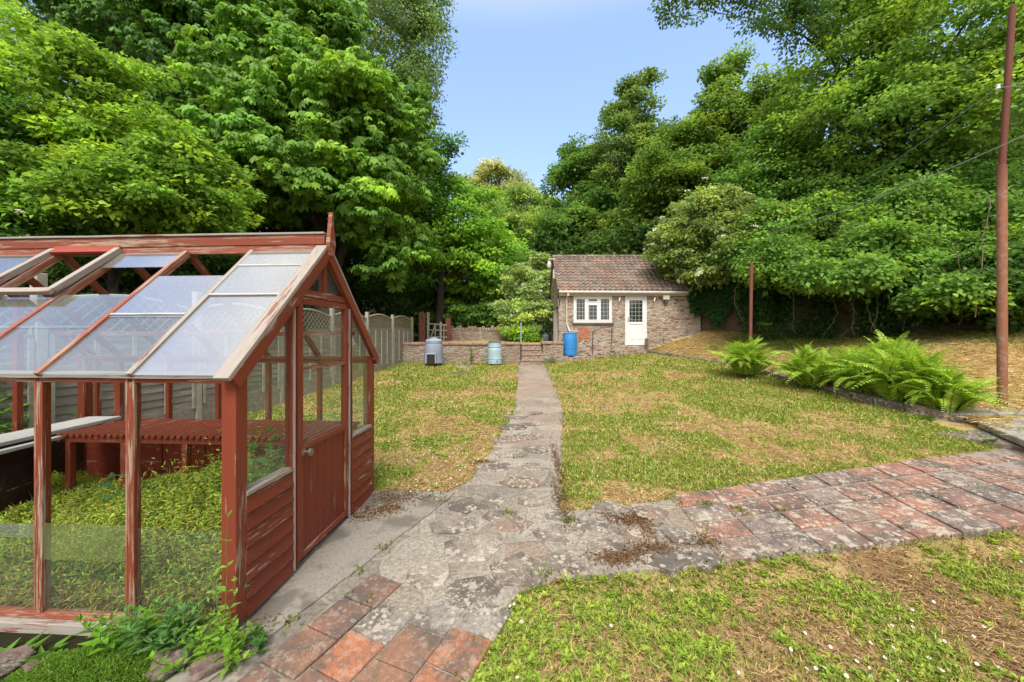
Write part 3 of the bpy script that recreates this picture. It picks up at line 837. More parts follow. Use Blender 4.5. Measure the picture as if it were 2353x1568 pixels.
# opening vent with its glass gone
va, vb = RX[2]-.005, RX[3]-.02
V0_ = gb('roof_vent', slope_pt(va, .54, 0, .07), slope_pt(va, .99, 0, .045), .05, .045, 'greywood', nN)
def vsub(o):
    mw = o.matrix_basis.copy(); o.parent = V0_; o.matrix_basis = V0_.matrix_basis.inverted() @ mw; return o
vsub(gb('vent_rail', slope_pt(vb, .54, 0, .07), slope_pt(vb, .99, 0, .045), .05, .045, 'greywood', nN))
vsub(gb('vent_rail', slope_pt(vb-.05, .53, 0, .075), slope_pt(va+.02, .53, 0, .075), .05, .035, 'greywood', nN))
vsub(gb('vent_rail', slope_pt(vb, .985, 0, .05), slope_pt(va, .985, 0, .05), .10, .03, 'redfresh', nN))
# the boarded lower walls at the far end and back
for (nm, x0, x1, y0, y1) in (('end_boarding', -L+.06, -L+.09, .1, W-.1), ('back_boarding', -L+.1, -.1, W-.075, W-.05)):
    m = MB()
    for k in range(5):
        z0 = .07+k*.145
        m.box(x0, x1, y0, y1, z0, z0+.14)
    m.build(nm, MAT['darkwood'] if nm[0] == 'e' else MAT['reddoor_shade'], GH, True, bevel=.003)  # back boards take the darker red in place of shade
gb('end_rail', (-L+.05, .09, .80), (-L+.05, W-.09, .80), .05, .05, 'red')
for y in (.6, 1.3): gb('gable_post', (-L+.05, y, .8), (-L+.05, y, ZE+(ZR-ZE)*min(y, W-y)/(W/2)-.04), .05, .05, 'red', (1, 0, 0))
# low side panes on the near side
lx = [-.09]+NX
for b in range(5):
    xa, xb = lx[b]-.024, lx[b+1]+.024
    pane('glass_pane', [(xb, .018, .09), (xa, .018, .09), (xa, .018, .62), (xb, .018, .62)], (0, 1, 0), 'glass')
    if b == 1: pane('glass_pane', [(xb, .010, .42), (xa, .010, .42), (xa, .010, .64), (xb, .010, .64)], (0, -1, 0), 'glassgreen')
    if b == 2: pane('glass_pane', [(xb, .010, .55), (xa, .010, .55), (xa, .010, .63), (xb, .010, .63)], (0, -1, 0), 'glassroof2')

# staging inside
BN = empty('staging_bench', (-1.62, 2.17, 0), R(-3.3), 'slatted red timber bench along the back inside the greenhouse', 'bench')
def bb(name, p0, p1, w, d, mat='red', up=(0, 0, 1), **k): return board(name, p0, p1, w, d, MAT[mat], BN, up, **k)
m = MB()
for k in range(42):
    x = -.13-.062*k
    m.box(x-.020, x+.020, W-.78, W-.11, .845, .870)
o = m.build('slat_top', MAT['red'], BN, True, bevel=.002)
Mx = Matrix(((0, -1, 0, 0), (1, 0, 0, 0), (0, 0, 1, 0), (0, 0, 0, 1)))
o.data.transform(Mx.inverted()); o.matrix_basis = Mx
bb('bench_rail', (-2.72, W-.74, .815), (-.12, W-.74, .815), .03, .06)
bb('bench_rail', (-2.72, W-.16, .815), (-.12, W-.16, .815), .03, .06)
for x in (-.3, -.95, -1.45, -2.05, -2.6):
    for y in (W-.74, W-.16): bb('leg', (x, y, .0), (x, y, .785), .05, .05, 'red', (0, 1, 0))
m = MB()
for k in range(7): m.box(-1.0-.24*k, -1.0-.24*k+.225, W-.25, W-.235, .12, .78)
m.build('bench_boarding', MAT['reddoor_shade'], BN, True, bevel=.003)  # darker red puts the shade under the bench into the boards' colour
SH = empty('plank_shelf', (-1.62, 2.17, 0), R(-3.3), 'pale bleached plank on dark boarding at the far end of the greenhouse', 'shelf')
board('plank', (-2.83, .50, .872), (-3.02, W-.12, .872), .34, .035, MAT['plank'], SH)
board('plank', (-2.55, .50, .835), (-2.75, W-.3, .835), .06, .03, MAT['plank'], SH)
m = MB()
for k in range(4): m.hexa([(-2.62, .55, .12+.18*k), (-2.60, .55, .12+.18*k), (-2.76, W-.82, .12+.18*k), (-2.78, W-.82, .12+.18*k), (-2.62, .55, .29+.18*k), (-2.60, .55, .29+.18*k), (-2.76, W-.82, .29+.18*k), (-2.78, W-.82, .29+.18*k)])
m.build('side_boarding', MAT['darkwood'], SH, True, bevel=.003)
for y in (.58, 1.0): board('leg', (-2.66-.05*(y-.58), y, 0), (-2.66-.05*(y-.58), y, .82), .05, .05, MAT['darkwood'], SH, (0, 1, 0))

# ================================================================== fence
FA, FB = Vector((-5.75, 2.4)), Vector((-4.32, 15.95))
fdir = (FB-FA).normalized(); fn = Vector((fdir.y, -fdir.x)); flen = (FB-FA).length
FN = empty('lap_fence', (FA.x, FA.y, 0), 0, 'long grey timber lap fence with arched trellis tops and concrete posts', 'fence')
def fpt(s, off, z): p = FA+fdir*s+fn*off; return Vector((p.x, p.y, z))
npan = 7; pitch = flen/npan
for k in range(npan+1):
    s = k*pitch; zb = .50+.38*s/flen; zt = 2.50+.13*s/flen
    b = board('fence_post', fpt(s, 0, zb-.6), fpt(s, 0, zt+.0), .10, .10, MAT['post_concrete'], FN, (fdir.x, fdir.y, 0), local=False, bevel=.008)
    if k == npan: continue
    a0, a1 = s+.06, s+pitch-.06; w = a1-a0
    zb2 = .50+.38*(s+pitch/2)/flen
    board('gravel_board', fpt(a0, 0, zb2-.17), fpt(a1, 0, zb2-.17), .045, .36, MAT['concrete'], FN, local=False)
    pnl = board('fence_panel', fpt(a0, .0, zb2+1.25), fpt(a1, .0, zb2+1.25), .06, .05, MAT['fence'], FN, local=False)
    Mi = pnl.matrix_basis.copy()
    def sub(nm, mm, mat):
        me = mm.mesh(nm)
        off = FN.location
        me.transform(Matrix.Translation(-off)); me.transform(Mi.inverted())
        o = bpy.data.objects.new(nm, me); COL.objects.link(o); me.materials.append(MAT[mat]); o.parent = pnl
        return o
    m = MB(); nb = 11
    for q in range(nb):
        z0 = zb2+.02+1.22*q/nb; z1 = z0+1.22/nb+.02
        vs = [fpt(a0, .0, z0), fpt(a0, .022+jit(.003), z0+jit(.004)), fpt(a1, .022+jit(.003), z0+jit(.004)), fpt(a1, 0, z0), fpt(a0, -.004, z1), fpt(a0, .006, z1), fpt(a1, .006, z1), fpt(a1, -.004, z1)]
        m.hexa(vs)
    sub('lap_boards', m, 'fence')
    m = MB()
    for q in range(5):
        sc = a0+.03+(w-.06)*q/4
        m.hexa([fpt(sc-.022, .02, zb2), fpt(sc-.022, .05, zb2), fpt(sc+.022, .05, zb2), fpt(sc+.022, .02, zb2), fpt(sc-.022, .02, zb2+1.225), fpt(sc-.022, .05, zb2+1.225), fpt(sc+.022, .05, zb2+1.225), fpt(sc+.022, .02, zb2+1.225)])
    sub('battens', m, 'post_concrete')
    # arched frame and lattice
    def arch(x): return .36+.13*math.sin(math.pi*x/w)
    m = MB(); q0 = zb2+1.275
    m.tube([fpt(a0+w*i/14, 0, q0+arch(w*i/14)) for i in range(15)], .025, 6)
    for sx in (a0+.015, a1-.015): m.tube([fpt(sx, 0, q0), fpt(sx, 0, q0+.36)], .022, 4)
    sub('arch_frame', m, 'post_concrete')
    m = MB(); step = .105 if k < 4 else .08
    for sg in (1, -1):
        c = -1.0
        while c < w+1.0:
            pts = []
            for i in range(41):
                z = .6*i/40; x = c+sg*z*1.0
                if 0.02 < x < w-.02 and z < arch(x)-.01: pts.append((x, z))
            if len(pts) > 2:
                p, q = pts[0], pts[-1]; o_ = .006*sg
                tw = .014
                m.add([fpt(a0+p[0]-tw, o_, q0+p[1]), fpt(a0+p[0]+tw, o_, q0+p[1]), fpt(a0+q[0]+tw, o_, q0+q[1]), fpt(a0+q[0]-tw, o_, q0+q[1]),
                       fpt(a0+p[0]-tw, o_+.008, q0+p[1]), fpt(a0+p[0]+tw, o_+.008, q0+p[1]), fpt(a0+q[0]+tw, o_+.008, q0+q[1]), fpt(a0+q[0]-tw, o_+.008, q0+q[1])],
                      [(3, 2, 1, 0), (4, 5, 6, 7), (0, 1, 5, 4), (1, 2, 6, 5), (2, 3, 7, 6), (3, 0, 4, 7)])
            c += step*1.41
    sub('lattice', m, 'lattice')

# ================================================================== stone walls and steps
def wall_seg(m, x0, x1, y0, y1, zb, zt, nx=None, jz=.02):
    n = nx or max(2, int(abs(x1-x0)/.22)); vs = []
    for i in range(n+1):
        x = x0+(x1-x0)*i/n
        for (y, z) in ((y0, zb), (y0+jit(.012), (zb+zt)/2), (y0+jit(.012), zt+jit(jz)), (y1, zt+jit(jz)), (y1, zb)):
            vs.append((x, y, z))
    fs = []
    for i in range(n):
        for k in range(4): fs.append((i*5+k, (i+1)*5+k, (i+1)*5+k+1, i*5+k+1))
    fs.append((0, 1, 2, 3, 4)); fs.append(tuple(n*5+k for k in (4, 3, 2, 1, 0)))
    m.add(vs, fs)
WL = empty('garden_wall', (-1.7, 14.9, .65), 0, 'low rubble retaining wall with flat pink coping behind compost bin', 'stone wall')
m = MB(); wall_seg(m, -4.5, .33, 14.9, 15.3, .45, 1.46); m.build('wall', MAT['wall2'], WL)
m = MB(); x = -4.5
while x < .3:
    w = min(.35+random.random()*.25, .36-x); z = jit(.01)
    m.box(x+.006, x+w-.006, 14.86+jit(.015), 15.32, 1.46, 1.555+z); x += w
m.build('coping', MAT['coping'], WL, bevel=.015)
W2 = empty('garden_wall', (-.7, 18.6, 1.5), 0, 'upper rubble wall with upright edge-on coping stones beyond the gate', 'stone wall')
m = MB(); wall_seg(m, -3.1, -.14, 18.6, 19.0, 1.3, 2.08); m.build('wall', MAT['wall2'], W2)
m = MB(); x = -3.1
while x < -.2:
    w = .07+random.random()*.12; h = .15+random.random()*.13
    m.box(x, x+w-.012, 18.58+jit(.03), 19.02, 2.08, 2.08+h); x += w
m.build('coping', MAT['wall2'], W2, bevel=.02)
W3 = empty('wall_pier', (1.6, 14.6, .7), 0, 'short stone wall stub with coping beside the garden steps and blue barrel', 'stone wall')
m = MB(); wall_seg(m, 1.22, 2.02, 14.55, 15.15, .5, 1.50, 4); m.build('wall', MAT['wall2'], W3)
m = MB(); m.box(1.17, 1.6, 14.50, 15.17, 1.50, 1.60).box(1.61, 2.03, 14.51, 15.17, 1.50, 1.595); m.build('coping', MAT['coping'], W3, bevel=.015)
ST = empty('garden_steps', (.8, 14.6, .68), 0, 'four worn red brick steps at the end of the garden path', 'steps')
for k in range(4):
    y0 = 14.22+k*.27; z1 = .70+.2*(k+1)
    m = MB(); m.box(.33, 1.22, y0, 15.45, z1-.2 if k else .5, z1-.055); m.build('riser', MAT['wall2'], ST)
    m = MB()
    for q in range(3): m.box(.33+.297*q+.004, .33+.297*(q+1)-.004, y0-.03, y0+.26, z1-.055, z1+jit(.004))
    m.build('tread', MAT['coping'], ST, bevel=.012)
# edging wall in front of the house and along the bank
EW = empty('edging_wall', (3.4, 14.6, .9), 0, 'low crumbling stone edging wall below the house and along the grass bank', 'stone wall')
m = MB()
ex = [(2.02, 14.62, 1.02), (2.9, 14.6, 1.06), (3.7, 14.62, 1.14), (4.4, 14.66, 1.24), (5.35, 14.74, 1.30)]
for i in range(len(ex)-1):
    a, b = ex[i], ex[i+1]; n = 4
    for q in range(n):
        t0, t1 = q/n, (q+1)/n; x0 = a[0]+(b[0]-a[0])*t0; x1 = a[0]+(b[0]-a[0])*t1; z = a[2]+(b[2]-a[2])*t0+jit(.05)
        m.box(x0+.004, x1-.004, 14.6+jit(.03), 15.25, .45, z)
m.build('front_run', MAT['wall2'], EW, bevel=.02)
m = MB(); y = 14.7
while y > 6.45:
    d = .38+random.random()*.5; y1 = max(y-d, 6.4)
    xa, xb = interp(y, [(e[0], e[1]) for e in EDGE]), interp(y1, [(e[0], e[1]) for e in EDGE])
    za, zb = interp(y, [(e[0], e[2]) for e in EDGE])+.02+jit(.03), interp(y1, [(e[0], e[2]) for e in EDGE])+.02
    w = .30+jit(.06); dx = jit(.03)
    m.hexa([(xa-.08+dx, y-.01, za-.45), (xb-.08+dx, y1+.01, zb-.45), (xb+w, y1+.01, zb-.45), (xa+w, y-.01, za-.45),
            (xa-.10+dx, y-.012, za), (xb-.10+dx, y1+.012, zb+jit(.015)), (xb+w, y1+.012, zb), (xa+w, y-.012, za)])
    y = y1
m.build('bank_run', MAT['edging'], EW, bevel=.02)
# big slabs at the head of the tiled walk
def slab(q, zs, th, label, grp='stone slabs beside the rusty pole', mat='whiteslab'):
    c = Vector((sum(p[0] for p in q)/4, sum(p[1] for p in q)/4, sum(zs)/4))
    bm = bmesh.new()
    m = MB(); m.hexa([(p[0]-c.x, p[1]-c.y, z-th-c.z) for p, z in zip(q, zs)]+[(p[0]-c.x, p[1]-c.y, z-c.z) for p, z in zip(q, zs)])
    o = m.build('stone_slab', MAT[mat], None, bevel=.018); o.location = c
    return tag(o, label, 'slab', grp)
slab([at(2247, 978, 6.15)[:2], at(2400, 1052, 4.75)[:2], (8.6, 5.1), (9.0, 6.3)], [.36, .34, .42, .45], .10, 'large lichen whitened slab projecting over the tiled walk by the big ferns')
slab([(7.75, 6.4), (9.0, 6.36), (9.6, 7.3), (8.1, 7.4)], [.44, .47, .56, .53], .12, 'grey stone slab at the foot of the tall rusty pole', mat='whiteslab')
slab([(6.75, 5.95), (7.35, 4.95), (8.7, 5.0), (8.3, 6.2)], [.24, .22, .24, .26], .30, 'dark stone block under the whitened slab by the tiled walk', mat='edging')
# boundary wall behind the bank
BW = MB(); pts = [(h[1]+.15, h[0], h[2]) for h in HEDGE[::-1]]
vs = []; n = 0
for i in range(len(pts)-1):
    for q in range(8):
        t = q/8; vs.append([pts[i][k]+(pts[i+1][k]-pts[i][k])*t for k in range(3)])
vs.append(pts[-1]); VV = []; FF = []
for i, p in enumerate(vs):
    zt = p[2]+1.75+jit(.05)
    VV += [(p[0], p[1], p[2]-.5), (p[0]+jit(.02), p[1]+jit(.02), p[2]+.6), (p[0]+jit(.02), p[1], zt), (p[0]+.35, p[1]+.3, zt), (p[0]+.35, p[1]+.3, p[2]-.5)]
for i in range(len(vs)-1):
    for k in range(4): FF.append((i*5+k, (i+1)*5+k, (i+1)*5+k+1, i*5+k+1))
BW.add(VV, FF)
tag(BW.build('boundary_wall', MAT['wallshade']), 'old stone boundary wall coloured dark for the shade behind the grass bank', 'stone wall')

# ================================================================== the stone outbuilding
HX0, HX1, HY0, HY1 = 1.92, 7.75, 15.2, 18.8
HZ, HE, HR = .8, 3.60, 5.46
HS = empty('stone_outbuilding', (1.92, 15.2, .8), 0, 'small rubble stone outbuilding with pantile roof and white plastic door', 'outbuilding')
wx0, wx1 = at(1318, 0, 15.2).x, at(1406, 0, 15.2).x; wz0, wz1 = at(0, 742, 15.2).z, at(0, 681, 15.2).z
dx0, dx1 = at(1436.5, 0, 15.2).x, at(1486, 0, 15.2).x; dz0, dz1 = at(0, 795, 15.2).z, at(0, 681, 15.2).z
m = MB()
TH = .3
m.box(HX0, wx0, HY0, HY0+TH, HZ, HE+.1); m.box(wx0, wx1, HY0, HY0+TH, HZ, wz0); m.box(wx0, wx1, HY0, HY0+TH, wz1, HE+.1)
m.box(wx1, dx0, HY0, HY0+TH, HZ, HE+.1); m.box(dx0, dx1, HY0, HY0+TH, HZ, dz0); m.box(dx0, dx1, HY0, HY0+TH, dz1, HE+.1)
m.box(dx1, HX1, HY0, HY0+TH, HZ, HE+.1)
m.build('front_wall', MAT['wall'], HS)
m = MB(); m.box(HX0+.05, HX1, HY1-.3, HY1, HZ, HE); m.box(HX1-.3, HX1, HY0+TH, HY1-.3, HZ, HE)
m.build('back_wall', MAT['wall'], HS)
m = MB(); ym = (HY0+HY1)/2; zl = 3.35
m.add([(HX0, HY0+.001, zl), (HX0, HY1, zl), (HX0, HY1, HE), (HX0, ym, HR-.1), (HX0, HY0+.001, HE), (HX0+.25, HY0+.001, zl), (HX0+.25, HY1, zl), (HX0+.25, HY1, HE), (HX0+.25, ym, HR-.1), (HX0+.25, HY0+.001, HE)],
      [(0, 1, 2, 3, 4), (9, 8, 7, 6, 5), (0, 5, 6, 1), (1, 6, 7, 2), (2, 7, 8, 3), (3, 8, 9, 4), (4, 9, 5, 0)])
m.build('gable', MAT['wall'], HS)
m = MB(); m.box(HX0-.03, HX0+.05, HY0+.0, HY1, zl-.30, zl-.02); m.build('lintel', MAT['greywood'], HS, bevel=.01)
for y in (HY0+1.05, HY0+1.7, HY0+2.9): MB().box(HX0-.02, HX0+.12, y, y+.10, 1.4, zl-.3).build('bay_post', MAT['gutter'], HS)
MB().box(HX0+.10, HX0+.16, HY0+TH, HY1-.3, 1.2, zl-.28).build('bay_boarding', MAT['brownwood'], HS)
# pantile roof, modelled course by course
def pantiles(x0, x1, yE, zE, yR, zR):
    nt = int((x1-x0)/.205); nc = 12; per = 7; m = MB()
    L_ = math.hypot(yR-yE, zR-zE); dy = (yR-yE)/L_; dz = (zR-zE)/L_; ny = -dz*(1 if yR > yE else -1); nz = abs(dy)
    pal = [(.25, .185, .15), (.22, .17, .14), (.28, .20, .155), (.19, .155, .135), (.30, .19, .14), (.25, .205, .175), (.36, .18, .115)]
    wts = [5, 5, 4, 4, 2, 5, .8]
    for c in range(nc):
        s0 = L_*c/nc; s1 = L_*(c+1)/nc+.05
        for t in range(nt):
            xa = x0+(x1-x0)*t/nt; xb = x0+(x1-x0)*(t+1)/nt; col = random.choices(pal, wts)[0]
            k_ = random.uniform(.82, 1.18); col = tuple(v*k_ for v in col); lift = jit(.006)
            vs = []
            for s_, h in ((s0, .032), (s1, -.004)):
                for q in range(per+1):
                    x = xa+(xb-xa)*q/per; w = .026*math.sin(2*math.pi*q/per+.6)+h+lift
                    vs.append((x, yE+dy*s_+ny*w, zE+dz*s_+nz*w))
            for q in range(per+1):
                p = vs[q]; vs.append((p[0], p[1]-ny*.022, p[2]-nz*.022))
            fs = []
            for q in range(per):
                fs.append((q, q+1, per+1+q+1, per+1+q)); fs.append((2*per+2+q, 2*per+2+q+1, q+1, q))
            m.add(vs, fs, col)
    return m
RF = pantiles(HX0-.06, 7.55, HY0-.17, 3.675, ym, HR).build('roof', MAT['rooftile'], HS)
b2 = pantiles(HX0-.06, 7.55, HY1+.17, 3.675, ym, HR).build('roof_back', MAT['rooftile'], HS)
m = MB(); x = HX0-.08
while x < 7.5:
    w = .42; m.tube([(x, ym, HR+.01), (x+w, ym, HR+.012+jit(.006))], [.085, .08], 12); x += w-.01
rd = m.build('ridge_tiles', MAT['edging'], HS)
m = MB(); m.hexa([(HX0-.05, HY0-.1, 3.55), (7.5, HY0-.1, 3.55), (7.5, ym, HR-.10), (HX0-.05, ym, HR-.10), (HX0-.05, HY0-.12, 3.62), (7.5, HY0-.12, 3.62), (7.5, ym, HR-.03), (HX0-.05, ym, HR-.03)])
m.build('roof_deck', MAT['brownwood'], HS)
m = MB(); m.tube([(HX0-.02, HY0-.21, 3.60), (7.45, HY0-.21, 3.575)], .065, 12); g_ = m.build('gutter', MAT['gutter'], HS, smooth=True)
m = MB(); m.box(HX0, 7.45, HY0-.14, HY0-.01, 3.46, 3.57); m.build('fascia', MAT['gutter'], HS, bevel=.006)
m = MB(); px = at(1303.5, 0, 15.1).x
m.tube([(px+.02, HY0-.2, 3.56), (px+.02, HY0-.2, 3.46), (px-.02, HY0-.06, 3.36), (px-.02, HY0-.06, 2.35), (px+.06, HY0-.08, 2.1), (px+.10, HY0-.2, 1.98)], .038, 10)
m.tube([(px+.02, HY0-.2, 3.58), (px+.02, HY0-.2, 3.44)], .055, 10)
m.build('downpipe', MAT['gutter'], HS, smooth=True)
# window
fy = HY0-.012
m = MB(); fw = .085
def frame_rect(m, x0, x1, z0, z1, w, y0, y1):
    m.box(x0, x1, y0, y1, z0, z0+w); m.box(x0, x1, y0, y1, z1-w, z1); m.box(x0, x0+w, y0, y1, z0+w, z1-w); m.box(x1-w, x1, y0, y1, z0+w, z1-w)
frame_rect(m, wx0, wx1, wz0, wz1, .075, fy, fy+.09)
c1, c2 = wx0+(wx1-wx0)*.34, wx0+(wx1-wx0)*.66
WN = m.build('window', MAT['upvc'], HS, bevel=.008)
m = MB(); m.box(c1-.035, c1+.035, fy-.002, fy+.088, wz0+.075, wz1-.075); m.box(c2-.035, c2+.035, fy-.002, fy+.088, wz0+.075, wz1-.075)
m.box(c1+.035, c2-.035, fy-.001, fy+.088, wz1-.33, wz1-.26); m.build('mullion', MAT['upvc'], WN, bevel=.006)
for (a, b, z0, z1) in ((wx0+.075, c1-.035, wz0+.075, wz1-.075), (c2+.035, wx1-.075, wz0+.075, wz1-.075), (c1+.035, c2-.035, wz0+.075, wz1-.33), (c1+.035, c2-.035, wz1-.26, wz1-.075)):
    m = MB(); frame_rect(m, a+.002, b-.002, z0+.002, z1-.002, .042, fy-.012, fy+.06); m.build('sash', MAT['upvc'], WN, bevel=.006)
    m = MB(); m.box(a+.044, b-.044, fy+.035, fy+.05, z0+.044, z1-.044); p_ = m.build('pane', MAT['panewin'], WN)
m = MB(); m.box(wx0-.06, wx1+.08, HY0-.06, HY0+.05, wz0-.075, wz0-.004); m.build('sill', MAT['brownwood'], WN, bevel=.008)
# door
DO = None
m = MB(); m.box(dx0, dx0+.07, fy, fy+.09, dz0, dz1); m.box(dx1-.07, dx1, fy, fy+.09, dz0, dz1); m.box(dx0+.07, dx1-.07, fy, fy+.09, dz1-.07, dz1)
DO = m.build('door', MAT['upvc'], HS, bevel=.006)
a, b = dx0+.075, dx1-.075; zm = dz0+.98
m = MB(); m.box(a, a+.10, fy+.0, fy+.06, dz0+.02, dz1-.075); m.box(b-.10, b, fy+.0, fy+.06, dz0+.02, dz1-.075)
m.box(a+.1, b-.1, fy, fy+.06, dz1-.17, dz1-.075); m.box(a+.1, b-.1, fy, fy+.06, zm-.1, zm); m.box(a+.1, b-.1, fy, fy+.06, dz0+.02, dz0+.2)
m.box(a+.1, b-.1, fy+.022, fy+.05, dz0+.2, zm-.1)
w2 = (b-a-.2)/2
for q in range(2):
    m.box(a+.1+w2*q+.035, a+.1+w2*(q+1)-.035, fy+.006, fy+.024, dz0+.25, zm-.15)
m.build('door_leaf', MAT['upvc'], DO, bevel=.01)
m = MB(); m.box(a+.102, b-.102, fy+.03, fy+.045, zm+.002, dz1-.172); m.build('pane', MAT['panewin'], DO)
m = MB(); m.box(a+.03, a+.06, fy-.012, fy+.0, zm-.02, zm+.2); m.tube([(a+.045, fy-.012, zm+.12), (a+.045, fy-.05, zm+.12), (a+.16, fy-.05, zm+.12)], .010, 8); m.build('handle', MAT['metal'], DO)
p = at(1342, 765, 15.2); m = MB(); m.box(p.x-.26, p.x+.26, HY0-.012, HY0+.1, p.z-.27, p.z+.24); m.build('patch_stone', simple('red_sandstone', (.36, .15, .085), .9, .3, 8, bump=.4), HS, bevel=.03)
p = at(1512, 788, 15.0); m = MB()
for k in range(3): m.box(p.x-.48+.32*k, p.x-.165+.32*k, 14.78+jit(.03), 15.19, p.z-.35, p.z+.20+jit(.03))
m.build('end_block', MAT['wall2'], EW, bevel=.03)
# fittings on the house
LT = empty('security_light', tuple(at(1530, 690, 15.15)), 0, 'pale box floodlight with sensor on the stone wall right of the white door', 'light')
p = at(1530, 684, 15.1); m = MB(); m.box(p.x-.13, p.x+.13, 15.02, 15.14, p.z-.10, p.z+.12); m.build('lamp_box', MAT['gutter'], LT, bevel=.015)
m = MB(); m.box(p.x-.05, p.x+.05, 15.05, 15.2, p.z-.22, p.z-.10); m.build('sensor', MAT['slate'], LT, bevel=.015)
for uu, lab in ((2000/3840*2353+926/2281*490, 'small white wall clip under the gutter between the window and the door'), (2000/3840*2353+1300/2281*490, 'small white wall clip under the gutter right of the white door')):
    p = at(uu, 688, 15.1); e = MB(); e.tube([(p.x, 15.2, p.z+.06), (p.x, 15.08, p.z+.05), (p.x-.05, 15.05, p.z-.08)], .025, 6)
    tag(e.build('wall_bracket', MAT['upvc']), lab, 'bracket', 'white brackets under the gutter')
BL = empty('bell_lamp', tuple(at(1263, 612, 16.6)), 0, 'white bell shaped lamp on a bracket at the house gable end', 'lamp')
p = at(1262, 606, 16.8); m = MB(); m.lathe([(.03, p.z+.12), (.06, p.z+.08), (.10, p.z-.02), (.11, p.z-.10), (.08, p.z-.2), (.03, p.z-.23)], p.x, p.y, 16); m.build('shade', MAT['gutter'], BL, smooth=True)
m = MB(); m.tube([(p.x, p.y, p.z+.10), (p.x, p.y, p.z+.2), (HX0+.05, p.y, p.z+.2)], .02, 6); m.build('bracket', MAT['upvc'], BL)
tag(MB().box(HX0-.10, HX0+.0, 16.3, 16.5, 4.35, 4.75).build('meter_box', MAT['upvc'], None, bevel=.02), 'small white box fixed to the gable end below the bell lamp', 'box')

# ================================================================== bins, barrels, posts
CB = empty('compost_bin', tuple(at(997, 834, 14.1)), 0, 'grey conical plastic compost bin with lid against the low garden wall', 'compost bin')
c0 = CB.location; k_ = 14.1/F
m = MB(); m.lathe([(.375, 0), (.385, .03), (.345, .42), (.352, .44), (.30, .74), (.315, .76), (.30, .80)], c0.x, c0.y, 40)
m.v = [(x, y, z+c0.z) for x, y, z in m.v]; m.build('body', MAT['compost'], CB, smooth=True)
m = MB(); m.lathe([(.315, .79), (.32, .83), (.28, .89), (.12, .94), (.11, .96), (.02, .965)], c0.x, c0.y, 40); m.v = [(x, y, z+c0.z) for x, y, z in m.v]; m.build('lid', MAT['compost'], CB, smooth=True)
m = MB()
for t in range(12):
    a = 2*math.pi*t/12; m.tube([(c0.x+.372*math.cos(a), c0.y+.372*math.sin(a), c0.z+.03), (c0.x+.30*math.cos(a), c0.y+.30*math.sin(a), c0.z+.73)], .012, 6)
m.build('ribs', MAT['compost'], CB, smooth=True)
m = MB(); z = c0.z; x = c0.x-.03
m.box(x-.20, x-.15, c0.y-.42, c0.y-.33, z, z+.33); m.box(x+.15, x+.20, c0.y-.42, c0.y-.33, z, z+.33); m.box(x-.20, x+.20, c0.y-.42, c0.y-.30, z+.33, z+.38)
HT = m.build('hatch_frame', MAT['compost'], CB, bevel=.012)
m = MB(); m.box(x-.148, x+.148, c0.y-.40, c0.y-.36, z, z+.328); m.build('opening', simple('dark_compost', (.035, .025, .018), .95, .4, 20), CB)
def barrel(name, loc, prof, mat, lab, cat, extra=None):
    e = empty(name, tuple(loc), 0, lab, cat); m = MB(); m.lathe([(r, z+loc.z) for r, z in prof], loc.x, loc.y, 40); m.build('body', mat, e, smooth=True); return e
wb = at(1137, 836, 14.3)
WB = barrel('water_butt', wb, [(.275, 0), (.283, .03), (.272, .17), (.283, .18), (.283, .22), (.270, .23), (.265, .5), (.262, .58), (.245, .60), (.245, .635), (.262, .64), (.235, .80), (.24, .82)], MAT['butt'], 'pale blue plastic water butt standing against the low garden wall', 'water butt')
m = MB(); m.lathe([(.245, wb.z+.82), (.25, wb.z+.84), (.20, wb.z+.865), (.02, wb.z+.87)], wb.x, wb.y, 32); m.build('lid', MAT['slate'], WB, smooth=True)
m = MB(); m.tube([(wb.x+.1, wb.y-.25, wb.z+.13), (wb.x+.1, wb.y-.33, wb.z+.13), (wb.x+.1, wb.y-.34, wb.z+.10)], .016, 8); m.build('tap', MAT['slate'], WB)
bb_ = at(1309.5, 818, 14.86)
BB = barrel('blue_barrel', bb_, [(.255, 0), (.27, .02), (.28, .10), (.289, .4), (.291, .52), (.285, .8), (.272, .86), (.283, .88), (.283, .91), (.265, .925), (.255, .915), (.03, .91)], MAT['blue'], 'bright blue plastic barrel under the downpipe at the corner of the stone outbuilding', 'barrel')
m = MB()
for z in (.30, .62): m.lathe([(.284, bb_.z+z), (.296, bb_.z+z+.012), (.284, bb_.z+z+.024)], bb_.x, bb_.y, 40)
m.build('hoops', MAT['blue'], BB, smooth=True)
for s in (-1, 1): MB().box(bb_.x+s*.15-.07, bb_.x+s*.15+.07, bb_.y-.2, bb_.y+.2, .95, bb_.z).build('support_block', MAT['concrete'], BB)
db = at(1253, 787, 17.0); e = barrel('drum', db, [(.17, 0), (.19, .3), (.185, .32), (.12, .37), (.02, .38)], MAT['slate'], 'small dark blue grey drum standing by the open bay of the outbuilding', 'drum')
m = MB(); m.tube([(db.x, db.y, db.z+.36), (db.x, db.y, db.z+.43)], .05, 10); m.build('cap', MAT['slate'], e)
